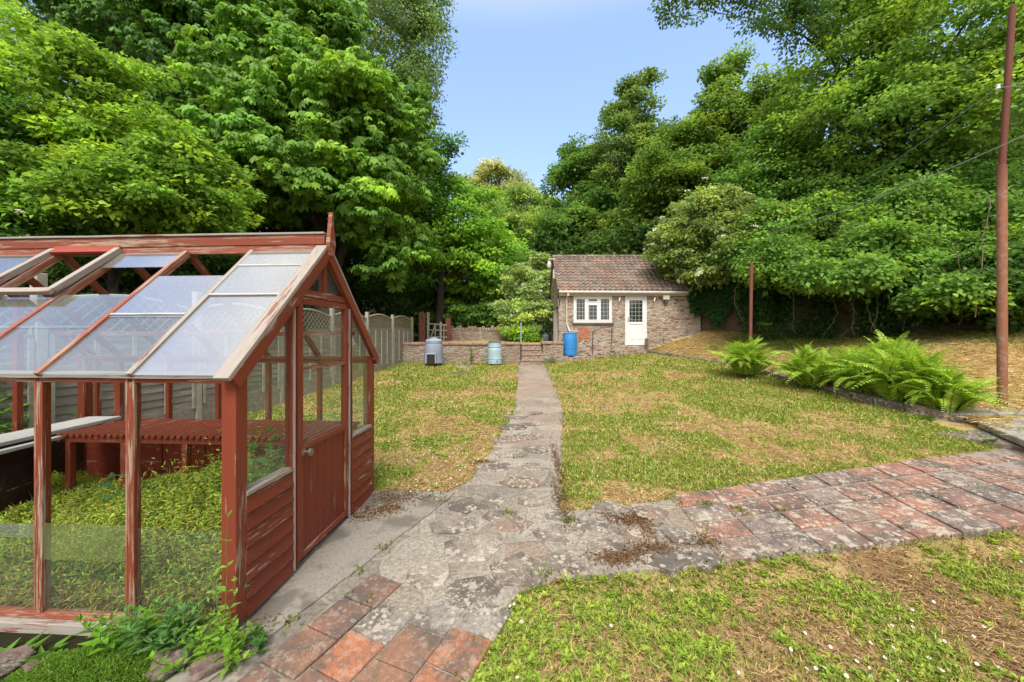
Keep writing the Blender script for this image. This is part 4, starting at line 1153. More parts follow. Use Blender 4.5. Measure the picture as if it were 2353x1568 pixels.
# gateposts and gate
def gpost(u, v0, v1, Y, w, lab):
    a = at(u, v1, Y); z0 = 1.4; m = MB()
    m.box(a.x-w/2, a.x+w/2, Y-w/2, Y+w/2, z0, at(u, v0+4, Y).z)
    m.add([(a.x-w/2, Y-w/2, at(u, v0+4, Y).z), (a.x+w/2, Y-w/2, at(u, v0+4, Y).z), (a.x+w/2, Y+w/2, at(u, v0+4, Y).z), (a.x-w/2, Y+w/2, at(u, v0+4, Y).z), (a.x, Y, at(u, v0, Y).z)], [(0, 1, 4), (1, 2, 4), (2, 3, 4), (3, 0, 4)])
    o = m.build('gatepost', MAT['redstone'], None, bevel=.015)
    return tag(o, lab, 'gatepost', 'red gateposts beyond the low wall')
MAT['redstone'] = simple('red_brown_post', (.21, .085, .06), .9, .35, 10, bump=.4)
gpost(970, 716, 787, 17.6, .27, 'thick red brown gatepost at the end of the lap fence')
gpost(1030, 729, 787, 18.3, .25, 'shorter red brown gatepost beside the upper stone wall')
GT = empty('garden_gate', tuple(at(1000, 787, 17.7)), 0, 'weathered grey timber gate sagging between two red gateposts', 'gate')
def gbar(nm, u0, v0, u1, v1, r=.045, Y=17.75): board(nm, at(u0, v0, Y), at(u1, v1, Y), r*2, r*1.6, MAT['post_concrete'], GT, (0, 1, 0), local=False)
gbar('gate_stile', 984, 718, 984, 786, .055, 17.72); gbar('gate_stile', 1013, 740, 1013, 786, .05, 17.72)
gbar('gate_rail', 982, 744, 1027, 747, .03); gbar('gate_rail', 982, 758, 1027, 760, .03); gbar('gate_rail', 982, 774, 1027, 775, .03)
gbar('gate_brace', 988, 783, 1000, 747, .03, 17.66); gbar('gate_slat', 1000, 747, 1000, 785, .025, 17.6); gbar('gate_slat', 1020, 747, 1020, 785, .025, 17.6)
a = at(1197.5, 836, 14.25); b = at(1197, 742, 14.25)
sp = empty('step_post', tuple(a), 0, 'thin metal handrail post at the left of the garden steps', 'post')
m = MB(); m.tube([a, at(1197.3, 790, 14.25)], .022, 8); m.build('lower_tube', MAT['darkmetal'], sp)
m = MB(); m.tube([at(1197.3, 790, 14.25), b], .03, 8); m.build('upper_tube', simple('blue_grey_tube', (.25, .33, .36), .5, .2, 6), sp)
HRL = empty('hand_rail', tuple(at(1360, 812, 14.7)), 0, 'thin rusty handrail on two uprights in front of the house', 'handrail')
p1, p2, p3, p4 = at(1361, 812, 14.75), at(1362.5, 762, 14.75), at(1405.5, 790, 14.9), at(1406, 745, 14.9)
for q0, q1 in ((p1, p2), (p3, p4)): MB().tube([q0-Vector((0, 0, .12)), q1], .018, 8).build('upright', MAT['darkmetal'], HRL)
MB().tube([p2, p4], .010, 8).build('rail', MAT['darkmetal'], HRL)
# manhole plate and slab in the far lawn
for (u, v, w, d, lab, mt) in ((1058, 859, .85, .34, 'dark flat drain cover set in the lawn before the compost bin', 'darkconcrete'), (1062, 845, .7, .45, 'pale flat concrete slab set in the lawn near the garden wall', 'concrete')):
    p = gp(u, v); o = MB().box(-w/2, w/2, -d/2, d/2, -.05, .022).build('ground_slab', MAT[mt], None, bevel=.01); o.location = (p.x, p.y, gz(p.x, p.y)+.0); o.rotation_euler = (R(3.6), 0, R(-4)); tag(o, lab, 'slab')

# rusty mast and line post
pb = at(2303, 930, 6.75); PM = empty('rusty_mast', tuple(pb), 0, 'tall rusty steel pole with a thicker lower half at the right of the garden', 'pole')
pm = at(2302.5, 383, 6.75); ptp = at(2327, 15, 6.75)
r1 = 27/F*6.75*.60/2; r2 = 20/F*6.75*.60/2
m = MB(); m.tube([pb-Vector((0, 0, .4)), pm, pm+Vector((0, 0, .03))], [r1, r1, r1*.8], 24); m.build('lower_pole', MAT['rust'], PM, smooth=True)
m = MB(); m.tube([pm, ptp], [r2, r2*.97], 24); m.build('upper_pole', MAT['rust'], PM, smooth=True)
pi_ = at(2306, 200, 6.68); m = MB(); m.lathe([(.012, -.05), (.035, -.035), (.022, 0), (.035, .035), (.012, .05)], 0, 0, 14); o = m.build('insulator', MAT['upvc'], PM, True, smooth=True); o.location = pi_-Vector((.10, .0, 0))-pb
m = MB(); m.tube([pi_-Vector((.10, 0, 0)), pi_+Vector((.05, .03, -.02))], .010, 6); m.build('insulator_pin', MAT['darkmetal'], PM)
lp0, lp1 = at(1724, 778, 11.2), at(1727, 603, 11.2)
LP = MB().tube([lp0-Vector((0, 0, .35)), lp1], .046, 12).build('line_post', simple('red_brown_rusty_tube', (.17, .062, .042), .7, .3, 14), None, smooth=True)
me_ = LP.data; me_.transform(Matrix.Translation(-lp0)); LP.location = lp0
tag(LP, 'slim rusty steel post behind the first fern on the bank', 'post')
def wire(pa, pb_, sag, lab, r=.006):
    n = 24; pts = []
    for i in range(n+1):
        t = i/n; p = pa.lerp(pb_, t); p.z -= sag*4*t*(1-t); pts.append(p)
    o = MB().tube(pts, r, 5).build('cable', MAT['metal']); return tag(o, lab, 'cable', 'cables strung from the rusty pole')
wire(at(2353, 312, 6.2), at(1690, 552, 14.0), .25, 'grey sagging cable passing in front of the rusty pole down to the elder bush', .009)
wire(pi_-Vector((.1, 0, 0)), at(1800, 520, 13.5), .2, 'thin dark wire running from the white insulator into the hedge', .005)
wire(at(2400, 192, 6.2), pi_-Vector((.1, 0, 0)), .02, 'short thin wire from the insulator out past the right side of the rusty pole', .005)
# old log / timber at the right
lg = at(2352, 720, 9.6); m = MB()
m.tube([lg+Vector((-.25, .1, -.18)), lg+Vector((.3, 0, -.05)), lg+Vector((1.0, -.2, .1))], [.12, .16, .14], 10); m.tube([lg+Vector((-.1, .0, .25)), lg+Vector((.2, 0, .05)), lg+Vector((.9, 0, .0))], [.04, .09, .12], 8)
tag(m.build('old_log', simple('grey_log', (.17, .13, .10), .95, .4, 9, bump=.8), None), 'old grey log lying at the foot of the wall behind the rusty pole', 'log')
# rocks by the bed in the lower left
def rock(name, p, sx, sy, sz, rz, lab, seed):
    bm = bmesh.new(); bmesh.ops.create_icosphere(bm, subdivisions=4, radius=1)
    for v in bm.verts:
        q = v.co.copy(); a = q*1.3+Vector((seed*3.1, seed, 0))
        from mathutils import noise as mn
        d = 1+.35*mn.noise(a)+.16*mn.noise(a*2.7)+.06*mn.noise(a*7)
        q = Vector((max(-.8, min(.8, q.x)), max(-.8, min(.8, q.y)), max(-.75, min(.7, q.z))))
        v.co = Vector((q.x*sx, q.y*sy, q.z*sz))*d
    me = bpy.data.meshes.new(name); bm.to_mesh(me); bm.free()
    o = link(name, me, MAT['rock']); o.location = p; o.rotation_euler = (0, R(6), rz)
    return tag(o, lab, 'rock', 'rocks edging the planting bed')
for (u, v, Y, s, rz, lab) in ((412, 1520, 2.02, (.135, .085, .115), .5, 'purple grey rock under the leafy corner plants in the bed'), (515, 1530, 1.98, (.19, .065, .10), .75, 'long grey rock edging the bed beside the red tiles'),
                         (25, 1518, 2.0, (.09, .06, .05), .2, 'flat grey rock half hidden at the far left of the bed'), (92, 1530, 1.98, (.06, .05, .035), .9, 'small pale rock between the bed leaves and the mat plant')):
    rock('rock', at(u, v, Y), *s, rz, lab, u*.01)
# ================================================================== vegetation
def rdirs(n, g): return nrm(g.normal(size=(n, 3)))

def crown(blobs, nleaf, ln, wd, base, g, flat=.55, rb=(.35, .7), droop=.25, upw=.5, kind='leaf', fill=.16, vary=.28, yel=.35):
    """boughs are scattered over the blobs' shells, leaves over the boughs"""
    C = np.array([b[0] for b in blobs]); Rr = np.array([b[1] for b in blobs])
    area = Rr[:, 0]*Rr[:, 2]+Rr[:, 0]*Rr[:, 1]
    mean = float(np.mean(rb))
    nb = np.maximum(8, (area*4.2/(mean*mean)*.62).astype(int))
    bc = []; br = []; bo = []
    for i in range(len(blobs)):
        d = rdirs(nb[i], g); d[:, 2] = np.where(d[:, 2] < -.55, -d[:, 2], d[:, 2])
        rad = g.uniform(.55, 1.0, nb[i])**.5
        lump = 1+.22*np.sin(d[:, 0]*5+i)*np.cos(d[:, 2]*4+i*2)+.12*np.sin(d[:, 1]*9+i)
        bc.append(C[i]+d*Rr[i]*(rad*lump)[:, None]); br.append(g.uniform(rb[0], rb[1], nb[i])); bo.append(d)
    bc = np.concatenate(bc); br = np.concatenate(br); bo = np.concatenate(bo)
    # leaves
    pr = br**2; pr /= pr.sum()
    n1 = int(nleaf*(1-fill)); idx = g.choice(len(bc), n1, p=pr)
    d = rdirs(n1, g); d[:, 2] = np.abs(d[:, 2])*np.where(g.random(n1) < .75, 1, -1)
    rr = g.random(n1)**.4
    off = d*rr[:, None]*br[idx][:, None]*np.array([1.15, 1.15, flat])
    P = bc[idx]+off
    out = nrm(bo[idx]*.5+d*.6+np.array([0, 0, -.05]))
    Ldir = nrm(out*np.array([1, 1, .35])+g.normal(size=(n1, 3))*.45-np.array([0, 0, droop]))
    N = nrm(np.array([0, 0, upw])+out*.7+g.normal(size=(n1, 3))*.38)
    bright = g.uniform(1-vary, 1+vary, len(bc)); hue = g.random(len(bc))
    col = np.array(base)[None]*bright[idx][:, None]*g.uniform(.62, 1.38, n1)[:, None]
    yl = (np.clip(hue[idx]-(1-yel), 0, 1)/max(yel, .01))[:, None]
    col = col*(1+yl*np.array([.75, .45, -.1]))
    # sparse inner leaves that close the middle of the crown
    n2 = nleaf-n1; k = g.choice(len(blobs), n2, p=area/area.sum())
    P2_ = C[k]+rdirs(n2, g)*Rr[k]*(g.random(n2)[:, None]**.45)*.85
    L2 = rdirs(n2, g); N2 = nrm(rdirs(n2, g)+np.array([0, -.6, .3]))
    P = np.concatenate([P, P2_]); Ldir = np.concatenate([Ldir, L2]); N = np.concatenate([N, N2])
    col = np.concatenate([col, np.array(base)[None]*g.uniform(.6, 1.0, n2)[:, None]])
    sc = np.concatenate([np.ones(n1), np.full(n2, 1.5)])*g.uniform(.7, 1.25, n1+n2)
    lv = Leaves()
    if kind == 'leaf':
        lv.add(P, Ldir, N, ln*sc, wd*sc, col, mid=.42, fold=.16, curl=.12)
    else:                                    # palmate: drooping leaflets fanned from one stalk
        Wd = nrm(np.cross(Ldir, N)); N = nrm(np.cross(Wd, Ldir))
        for a in (-2.0, -1.15, -.4, .4, 1.15, 2.0):
            dr = nrm(Ldir*math.cos(a)+Wd*math.sin(a)-N*.55-np.array([0, 0, .22]))
            s_ = ln*sc*(1.0-.12*abs(a))
            lv.add(P, dr, nrm(N+g.normal(size=N.shape)*.12), s_, s_*.42, col*g.uniform(.9, 1.1, (len(P), 1)), mid=.64, fold=.10, curl=.12)
    return lv, bc, bo

def limbs(m, base, top, r, targets, g, lean=.15, lt=(.3, .85)):
    base = Vector(base); top = Vector(top); pts = []; rad = []
    n = 9
    for i in range(n+1):
        t = i/n; p = base.lerp(top, t); w = lean*math.sin(math.pi*t)
        pts.append(p+Vector((g.normal()*.05*r*6*t+w*.4, g.normal()*.05*r*6*t, 0))); rad.append(r*(1.25-.95*t) if i else r*1.5)
    m.tube(pts, rad, 9)
    for q in targets:
        q = Vector(q); t = g.uniform(*lt); k = int(t*n); s = pts[k]
        mid = s.lerp(q, .5)+Vector((g.normal()*.15, g.normal()*.15, (q-s).length*.10))
        s2 = s.lerp(mid, .5)+Vector((0, 0, (q-s).length*.05)); r0 = rad[k]*.5
        m.tube([s, s2, mid, mid.lerp(q, .6), q], [r0, r0*.75, r0*.5, r0*.3, r0*.12], 6)

def world_blobs(bl, sq=.95):
    out = []
    for b in bl:
        u, v, Y, ru, rv = b[:5]; c = at(u, v, Y); k = Y/F
        out.append((np.array([c.x, c.y, c.z]), np.array([ru*k, (b[5] if len(b) > 5 else min(ru, max(rv, ru*.7)))*k*sq, rv*k])))
    return out

def tree(name, cat, label, bl, nleaf, ln, wd, base, seed, trunk=None, r=.2, bark='bark', mat='leaf', group='trees around the garden', nl=14, lt=(.3, .85), flowers=0, fcol='cream', fsize=.09, twig=True, **kw):
    g = np.random.default_rng(seed)
    B = world_blobs(bl)
    c0 = B[0][0] if trunk is None else None
    if trunk is None:
        cx = float(np.mean([b[0][0] for b in B])); cy = float(np.mean([b[0][1] for b in B])); bx, by = cx, cy
    else: bx, by = trunk
    bz = float(ground_z(bx, min(by, 200)))
    e = empty(name, (bx, by, bz), 0, label, cat, group)
    lv, bc, bo = crown(B, nleaf, ln, wd, tuple(GL*np.array(base)), g, **kw)
    lv.build('crown', MAT[mat], e)
    zt = max(b[0][2]+b[1][2]*.5 for b in B); tb = max(B, key=lambda b: b[0][2])
    m = MB(); sel = g.choice(len(bc), min(nl, len(bc)), replace=False)
    limbs(m, (bx, by, bz-.2), (bx*.6+tb[0][0]*.4, by*.6+tb[0][1]*.4, zt), r, bc[sel], g, lt=lt)
    m.build('trunk', MAT[bark], e, smooth=True)
    if flowers:
        # flat heads of small flowers sitting on the outer boughs
        cand = np.where((bo[:, 1] < .35) & (bo[:, 2] > -.45))[0]; sel = g.choice(cand, min(flowers, len(cand)), replace=len(cand) < flowers)
        FL = Leaves()
        for s in sel:
            c = bc[s]+bo[s]*np.array([.38, .38, .30])+g.normal(size=3)*.10
            nrmv = nrm((np.array([[0, -.35, .8]])+bo[s][None]*.5))[0]
            k = 26; rr = fsize*np.sqrt(g.random(k)); th = g.random(k)*6.283
            a = nrm(np.cross(nrmv, [[1, .2, .1]]))[0]; b = np.cross(nrmv, a)
            P = c+a*(rr*np.cos(th))[:, None]+b*(rr*np.sin(th))[:, None]+nrmv*(.02-rr[:, None]*.25)
            FL.add(P, rdirs(k, g)*.6+a, np.repeat(nrmv[None], k, 0)+g.normal(size=(k, 3))*.25, fsize*.45, fsize*.36, np.tile([[.74, .72, .55]], (k, 1))*g.uniform(.8, 1.1, (k, 1)), mid=.5, fold=.0)
        FL.build('blossom', MAT['grass'], e)
    return e

GL = np.array([3.0, 2.65, 2.9])
G1, G2, G3, G4, GY = (.062, .135, .018), (.040, .095, .016), (.030, .075, .016), (.075, .12, .045), (.080, .165, .022)
# ---- left of the garden
tree('field_maple', 'tree', 'bushy light green tree spilling over the fence behind the greenhouse', [(180, 290, 8.6, 190, 185), (370, 415, 8.4, 150, 125), (60, 430, 8.0, 150, 150), (250, 480, 8.0, 250, 100), (450, 500, 8.6, 90, 75)], 60000, .115, .080, (.078, .155, .02), 1, r=.10, nl=26, rb=(.16, .40), flat=.6, fill=.12, vary=.35)
tree('elder_bush', 'bush', 'dark elder with cream flower heads at the far left behind the greenhouse', [(-20, 330, 7.0, 90, 130), (70, 540, 7.3, 150, 80), (-60, 500, 6.8, 120, 160)], 13000, .12, .05, (.045, .11, .018), 2, r=.06, nl=10, flowers=12, rb=(.25, .45), fsize=.08, group='flowering bushes round the garden')
tree('horse_chestnut', 'tree', 'big horse chestnut with drooping fingered leaves behind the greenhouse gable', [(640, 190, 14.2, 150, 130), (780, 320, 13.8, 165, 150), (580, 330, 13.0, 110, 110), (840, 470, 13.6, 110, 115), (660, 425, 12.8, 170, 75), (890, 360, 14.6, 90, 200), (720, 90, 14.8, 120, 80), (900, 600, 14.2, 60, 80), (560, 470, 13.2, 80, 50)], 15500, .27, .12, (.058, .132, .018), 3, trunk=(-7.2, 14.6), r=.36, nl=22, mat='chestnutleaf', kind='palm', rb=(.45, .85), flat=.42, upw=1.0, droop=.3, fill=.10, vary=.22, yel=.4, group='chestnut trees')
tree('horse_chestnut', 'tree', 'darker horse chestnut rising behind the bushy light green tree', [(380, 80, 15.5, 190, 150), (450, 250, 15, 130, 130), (240, 20, 15.5, 160, 90), (520, 80, 15.5, 110, 120), (600, 480, 16.2, 160, 120), (330, 420, 15.5, 200, 160)], 12500, .26, .12, (.034, .085, .015), 4, trunk=(-14.0, 15.8), r=.34, nl=18, mat='chestnutleaf', kind='palm', rb=(.45, .85), flat=.42, upw=1.0, droop=.3, fill=.2, vary=.25, yel=.25, group='chestnut trees')
tree('silver_birch', 'tree', 'tall airy grey green birch against the sky above the chestnut', [(830, 60, 22, 170, 140), (930, 120, 22, 85, 120), (650, 10, 22, 150, 90), (980, 20, 22, 45, 70), (930, 250, 21.5, 70, 90), (480, -20, 23, 160, 80), (150, 60, 24, 220, 120), (960, 200, 21.5, 50, 90)], 70000, .17, .12, (.068, .120, .038), 5, trunk=(-9.5, 22.6), r=.26, bark='barkpale', nl=26, rb=(.4, .8), flat=.7, fill=.05, droop=.6, vary=.2, yel=.1)
tree('ash_tree', 'tree', 'mid green tree at the right edge of the big chestnut reaching into the sky', [(950, 400, 19, 75, 120), (1035, 345, 19, 30, 24), (995, 385, 19, 45, 40), (930, 560, 19, 80, 130), (820, 640, 18.4, 150, 90), (960, 470, 19.4, 75, 90)], 30000, .15, .10, (.036, .092, .018), 6, trunk=(-6.6, 19.2), r=.22, nl=18, rb=(.35, .7))
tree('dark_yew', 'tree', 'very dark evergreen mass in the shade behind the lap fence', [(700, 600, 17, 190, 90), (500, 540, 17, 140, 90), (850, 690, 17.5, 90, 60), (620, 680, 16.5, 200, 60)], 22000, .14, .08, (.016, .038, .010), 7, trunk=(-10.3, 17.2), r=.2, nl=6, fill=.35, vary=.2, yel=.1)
GL = np.array([3.5, 3.1, 3.6])
tree('laurel_bush', 'bush', 'dark bushes crowded behind the trellis of the lap fence', [(80, 620, 10.5, 150, 60), (250, 625, 11.0, 150, 60), (420, 630, 11.5, 130, 60), (560, 640, 12.2, 110, 60)], 24000, .14, .085, (.030, .070, .016), 31, r=.05, nl=10, rb=(.25, .5), fill=.2)
# ---- middle
tree('sycamore', 'tree', 'light green tree on dark leaning stems beyond the garden gate', [(1060, 500, 20.5, 105, 80), (1115, 590, 20.3, 75, 75), (985, 560, 20.3, 75, 80), (1050, 600, 20.8, 110, 60), (1000, 650, 21.5, 70, 40), (1130, 660, 20.6, 60, 45)], 34000, .18, .13, GY, 8, trunk=at(1004, 740, 20.4)[:2], r=.20, nl=22, rb=(.35, .65), flat=.45, fill=.08)
tree('distant_tree', 'tree', 'pale olive tree far away against the sky at the end of the valley', [(1140, 425, 46, 62, 30), (1195, 470, 46, 48, 40), (1120, 480, 45, 50, 40)], 14000, .30, .22, (.115, .150, .060), 9, r=.35, bark='barkpale', nl=12, rb=(.8, 1.5), fill=.05, vary=.12)
tree('valley_tree', 'tree', 'mid green tree in the valley gap left of the outbuilding roof', [(1215, 500, 33, 75, 55), (1250, 570, 30, 80, 85), (1190, 580, 29, 80, 80), (1170, 640, 27, 60, 60)], 26000, .25, .18, (.078, .135, .034), 10, r=.28, nl=14, rb=(.5, 1.0))
tree('thicket_tree', 'tree', 'shaded thicket filling the gap beyond the upper stone wall', [(1100, 700, 23.5, 130, 60), (960, 690, 23.5, 110, 70), (1180, 680, 22.5, 70, 80), (1040, 740, 24.5, 150, 40)], 26000, .20, .14, (.055, .115, .022), 11, r=.15, nl=10, fill=.3)
tree('nettle_bank_bush', 'bush', 'sunlit shrubs growing above the upper stone wall', [(1085, 735, 21.0, 60, 28), (1150, 715, 21.0, 60, 40), (1040, 720, 21.5, 40, 30)], 13000, .15, .10, (.075, .15, .028), 131, r=.04, nl=6, rb=(.2, .45), group='flowering bushes round the garden')
tree('dogwood_bush', 'bush', 'pale flowering bush crowding the gable end of the outbuilding', [(1205, 690, 18.6, 58, 75), (1188, 748, 18.0, 36, 32), (1245, 640, 19.4, 34, 50), (1228, 735, 17.6, 38, 55)], 22000, .13, .085, (.105, .165, .052), 12, r=.06, nl=12, flowers=90, fsize=.085, rb=(.22, .42), group='flowering bushes round the garden')
tree('green_bush', 'bush', 'fresh green low growth at the top of the garden steps', [(1212, 775, 16.8, 26, 22), (1190, 770, 17.3, 30, 22)], 4000, .10, .06, (.085, .17, .022), 13, r=.03, nl=4, rb=(.15, .3), group='flowering bushes round the garden')
GL = np.array([3.0, 2.6, 2.9])
# ---- right
tree('hillside_tree', 'tree', 'rounded tree at the left end of the wooded hillside above the outbuilding', [(1345, 440, 25, 70, 80), (1395, 510, 23.5, 105, 70), (1325, 372, 25, 34, 36), (1300, 540, 23, 80, 55), (1292, 410, 25, 20, 26)], 28000, .19, .14, (.050, .112, .022), 14, trunk=(4.5, 24.5), r=.24, nl=18, rb=(.4, .8))
tree('hillside_tree', 'tree', 'tall pointed tree breaking the skyline above the outbuilding roof', [(1440, 375, 23.5, 90, 90), (1470, 262, 23.5, 38, 44), (1420, 275, 23.8, 30, 36), (1485, 190, 23.5, 14, 26), (1450, 210, 23.6, 12, 18), (1480, 540, 21.5, 110, 60)], 30000, .18, .13, (.062, .115, .028), 15, trunk=(7.5, 23.5), r=.24, nl=20, rb=(.35, .75), fill=.1)
tree('hillside_tree', 'tree', 'broad tree with ragged top in the middle of the wooded hillside', [(1610, 380, 20, 100, 90), (1650, 270, 19.5, 60, 66), (1690, 180, 19.5, 22, 48), (1640, 190, 19.5, 16, 26), (1550, 340, 20, 40, 50), (1550, 440, 19.5, 110, 80), (1750, 280, 19, 75, 75), (1800, 220, 18, 30, 40)], 40000, .165, .12, (.064, .128, .022), 16, trunk=(10.8, 20), r=.26, nl=24, rb=(.35, .7), fill=.1)
def region(n, us, top, bot, Ys, r, seed, dpt=1.6):
    """blobs strewn over a sloping bank of foliage"""
    q = np.random.default_rng(seed); out = []
    for _ in range(n):
        u = q.uniform(*us); t_ = np.interp(u, *top); b_ = np.interp(u, *bot); v = q.uniform(t_, b_); k = q.uniform(*r)
        Y = np.interp(u, *Ys)+dpt*(b_-v)/max(1, b_-t_)+q.normal()*.45
        out.append((u, v, Y, k*q.uniform(.9, 1.5), k*q.uniform(.7, 1.0)))
    return out
tree('overhanging_tree', 'tree', 'large yellow green tree covering the upper right with a branch across the sky', [(1985, 150, 14.5, 120, 150), (2150, 90, 13, 180, 150), (2310, 230, 12, 150, 200), (1840, 310, 15, 95, 90), (2050, 300, 13.5, 200, 120)], 46000, .15, .11, (.076, .150, .024), 17, trunk=(15.0, 14.5), r=.3, nl=26, rb=(.2, .6), flat=.6, fill=.06, vary=.35)
tree('oak_tree', 'tree', 'oak whose dark limb and leaf sprays hang into the top of the sky', [(1590, 10, 13.5, 75, 16), (1660, 0, 13.5, 60, 20), (1780, 25, 13.5, 80, 30), (1850, 70, 13.8, 50, 40), (1900, -10, 13.8, 110, 60), (1765, 65, 13.5, 30, 18)], 9500, .12, .08, (.035, .078, .018), 18, trunk=(13.5, 15.2), r=.18, nl=7, rb=(.2, .4), fill=.0, lt=(.8, .97))
tree('hedge_tree', 'tree', 'deep green hedgerow mass between the yellow green tree and the elder', region(26, (1690, 2370), ([1690, 1800, 2000, 2370], [420, 350, 380, 400]), ([1690, 2000, 2370], [540, 560, 560]), ([1690, 1900, 2100, 2370], [15.2, 13.8, 12.8, 11.2]), (55, 95), 191), 56000, .14, .10, (.050, .115, .020), 19, trunk=(13.0, 14.6), r=.16, nl=24, rb=(.2, .55), flat=.7, fill=.1, vary=.36)
tree('elder_bush', 'bush', 'elder with flat cream flower heads leaning over the outbuilding roof', [(1610, 535, 14.8, 100, 62), (1560, 590, 15.0, 62, 55), (1690, 600, 13.8, 85, 60), (1740, 540, 13.6, 70, 60), (1610, 640, 14.6, 40, 40), (1535, 625, 15.6, 30, 40), (1650, 480, 14.6, 70, 40)], 26000, .14, .07, (.088, .145, .040), 20, trunk=(8.6, 15.4), r=.08, nl=14, flowers=44, fsize=.12, rb=(.18, .42), fill=.1, vary=.35, group='flowering bushes round the garden')
tree('bramble_hedge', 'bush', 'overhanging bramble and hazel hedge above the shaded boundary wall', region(34, (1730, 2360), ([1730, 1900, 2360], [560, 480, 470]), ([1730, 1900, 2050, 2200, 2360], [655, 645, 662, 680, 690]), ([1730, 1850, 2030, 2220, 2360], [12.4, 11.7, 10.9, 10.0, 9.3]), (38, 72), 211), 62000, .125, .095, (.058, .128, .022), 21, trunk=(12.6, 12.0), r=.05, nl=22, rb=(.16, .45), flat=.75, fill=.08, droop=.45, yel=.35, vary=.36)
tree('bramble_hedge', 'bush', 'dark lower hedge reaching the ground behind the rusty pole', region(24, (2085, 2420), ([2085, 2420], [660, 600]), ([2085, 2420], [738, 735]), ([2085, 2420], [10.3, 8.5]), (34, 60), 221, .5), 30000, .12, .08, (.034, .085, .018), 22, trunk=(13.6, 10.0), r=.05, nl=14, rb=(.16, .4), fill=.15)
# hillside wood behind the rest: one mass nobody could count
g = np.random.default_rng(77)
wb_ = []
for i in range(46):
    u = g.uniform(1290, 2700); Y = g.uniform(19, 34); vtop = np.interp(u, [1290, 1450, 1650, 1900, 2700], [420, 330, 240, 120, 40])
    v = g.uniform(vtop+60, 650); wb_.append((u, v, Y, 80, 70))
for i in range(34):
    u = g.uniform(-500, 930); Y = g.uniform(20, 30); v = g.uniform(60+max(0, u-600)*.9, 650); wb_.append((u, v, Y, 90, 80))
for i in range(14):
    u = g.uniform(900, 1330); Y = g.uniform(30, 44); v = g.uniform(560, 720); wb_.append((u, v, Y, 55, 40))
lv, _, _ = crown(world_blobs(wb_), 110000, .24, .18, (.08, .16, .034), g, rb=(.7, 1.4), fill=.3, vary=.3)
tag(lv.build('woods', MAT['leaf']), kind='stuff')

# ivy on the boundary wall beside the house
g = np.random.default_rng(5)
n = 9000; t = g.random(n); px = np.interp(t, [0, .5, 1], [7.35, 8.5, 9.9]); py = np.interp(px, [7.3, 7.7, 9.3, 10.2], [15.05, 15.2, 13.45, 12.6])
zz = g.random(n)**.7; top = 4.2; low = np.interp(px, [7.3, 7.8, 8.1, 8.5, 8.8, 9.3, 9.9], [3.3, 2.5, 2.3, 2.75, 2.2, 2.3, 2.6])+.25*np.sin(px*9)
pz = low+(top-low)*zz
P = np.stack([px-.04-.20*g.random(n), py-.05-.22*g.random(n), pz], 1)
lv = Leaves(); lv.add(P, nrm(np.array([-.1, -.2, -.9])+g.normal(size=(n, 3))*.4), nrm(np.array([-.6, -.75, .3])+g.normal(size=(n, 3))*.3), .10*g.uniform(.7, 1.2, n), .09, np.array([[.030, .085, .020]])*g.uniform(.7, 1.5, (n, 1)), mid=.4, fold=.1)
IV = lv.build('ivy', MAT['leaf']); tag(IV, 'dark glossy ivy hanging down the wall at the right end of the outbuilding', 'ivy')
n = 9000; uu = g.uniform(1690, 2110, n); Yw = np.interp(uu, [1690, 1850, 2030, 2110], [13.4, 12.75, 11.45, 11.0])-.12-.15*g.random(n)
vv = g.uniform(655, 785, n); dens = fbm(uu, vv*.18, .022, 44, 4); kk = g.random(n) < np.clip((dens-.38)*4, .02, 1)*np.where(vv < 700, 1, .75); uu, vv, Yw = uu[kk], vv[kk], Yw[kk]; n = len(uu)
P = np.stack([(uu-U0)/F*Yw, Yw, H-(vv-V0)/F*Yw], 1); lv = Leaves(); lv.add(P, nrm(np.array([-.1, -.2, -.9])+g.normal(size=(n, 3))*.5), nrm(np.array([-.5, -.75, .4])+g.normal(size=(n, 3))*.4), .11*g.uniform(.6, 1.3, n), .085, np.array([[.045, .10, .022]])*g.uniform(.6, 1.7, (n, 1)), mid=.4, fold=.1)
tag(lv.build('added_wall_creeper', MAT['leaf']), 'patchy creeper added to darken the shaded wall under the bramble hedge', 'creeper')  # leaves added so the wall behind reads as dark as in shade
# hanging stems in front of the wall
STM = [(1810, 640, 1822, 765, 12.0), (1880, 650, 1893, 770, 11.5), (1935, 680, 1930, 775, 11.2), (1975, 640, 1960, 770, 11.0), (2003, 610, 2000, 765, 10.7), (2020, 640, 2012, 760, 10.6), (2060, 640, 2075, 760, 10.4),
       (2110, 640, 2105, 750, 10.2), (2190, 560, 2205, 745, 9.6), (2275, 450, 2240, 730, 8.8), (2160, 620, 2180, 740, 9.9), (1700, 640, 1712, 745, 13.0)]
for i, (u0, v0, u1, v1, Y) in enumerate(STM):
    g2 = np.random.default_rng(200+i)
    a, b = at(u0, v0, Y), at(u1, v1, Y); bw = Vector((g2.normal()*.22, g2.normal()*.1, 0)); pts = []
    for q in range(13):
        t = q/12; pts.append(a.lerp(b, t)+bw*math.sin(math.pi*t)+Vector((g2.normal()*.015, g2.normal()*.015, 0)))
    e = empty('hanging_stem', tuple(b), 0, 'bare trailing stem hanging from the hedge in front of the shaded wall', 'climber stem', 'bare stems hanging over the boundary wall')
    MB().tube(pts, [.012]*13, 5).build('stem', MAT['vine'], e)
    k = 46; tt = g2.random(k); P = np.array([pts[int(x*12)] for x in tt])+g2.normal(size=(k, 3))*.06
    lv = Leaves(); lv.add(P, rdirs(k, g2)-np.array([0, 0, .3]), rdirs(k, g2)+np.array([0, -.7, .6]), .085, .06, np.array([[.05, .11, .02]])*g2.uniform(.7, 1.6, (k, 1)))
    lv.build('leaves', MAT['leaf'], e)

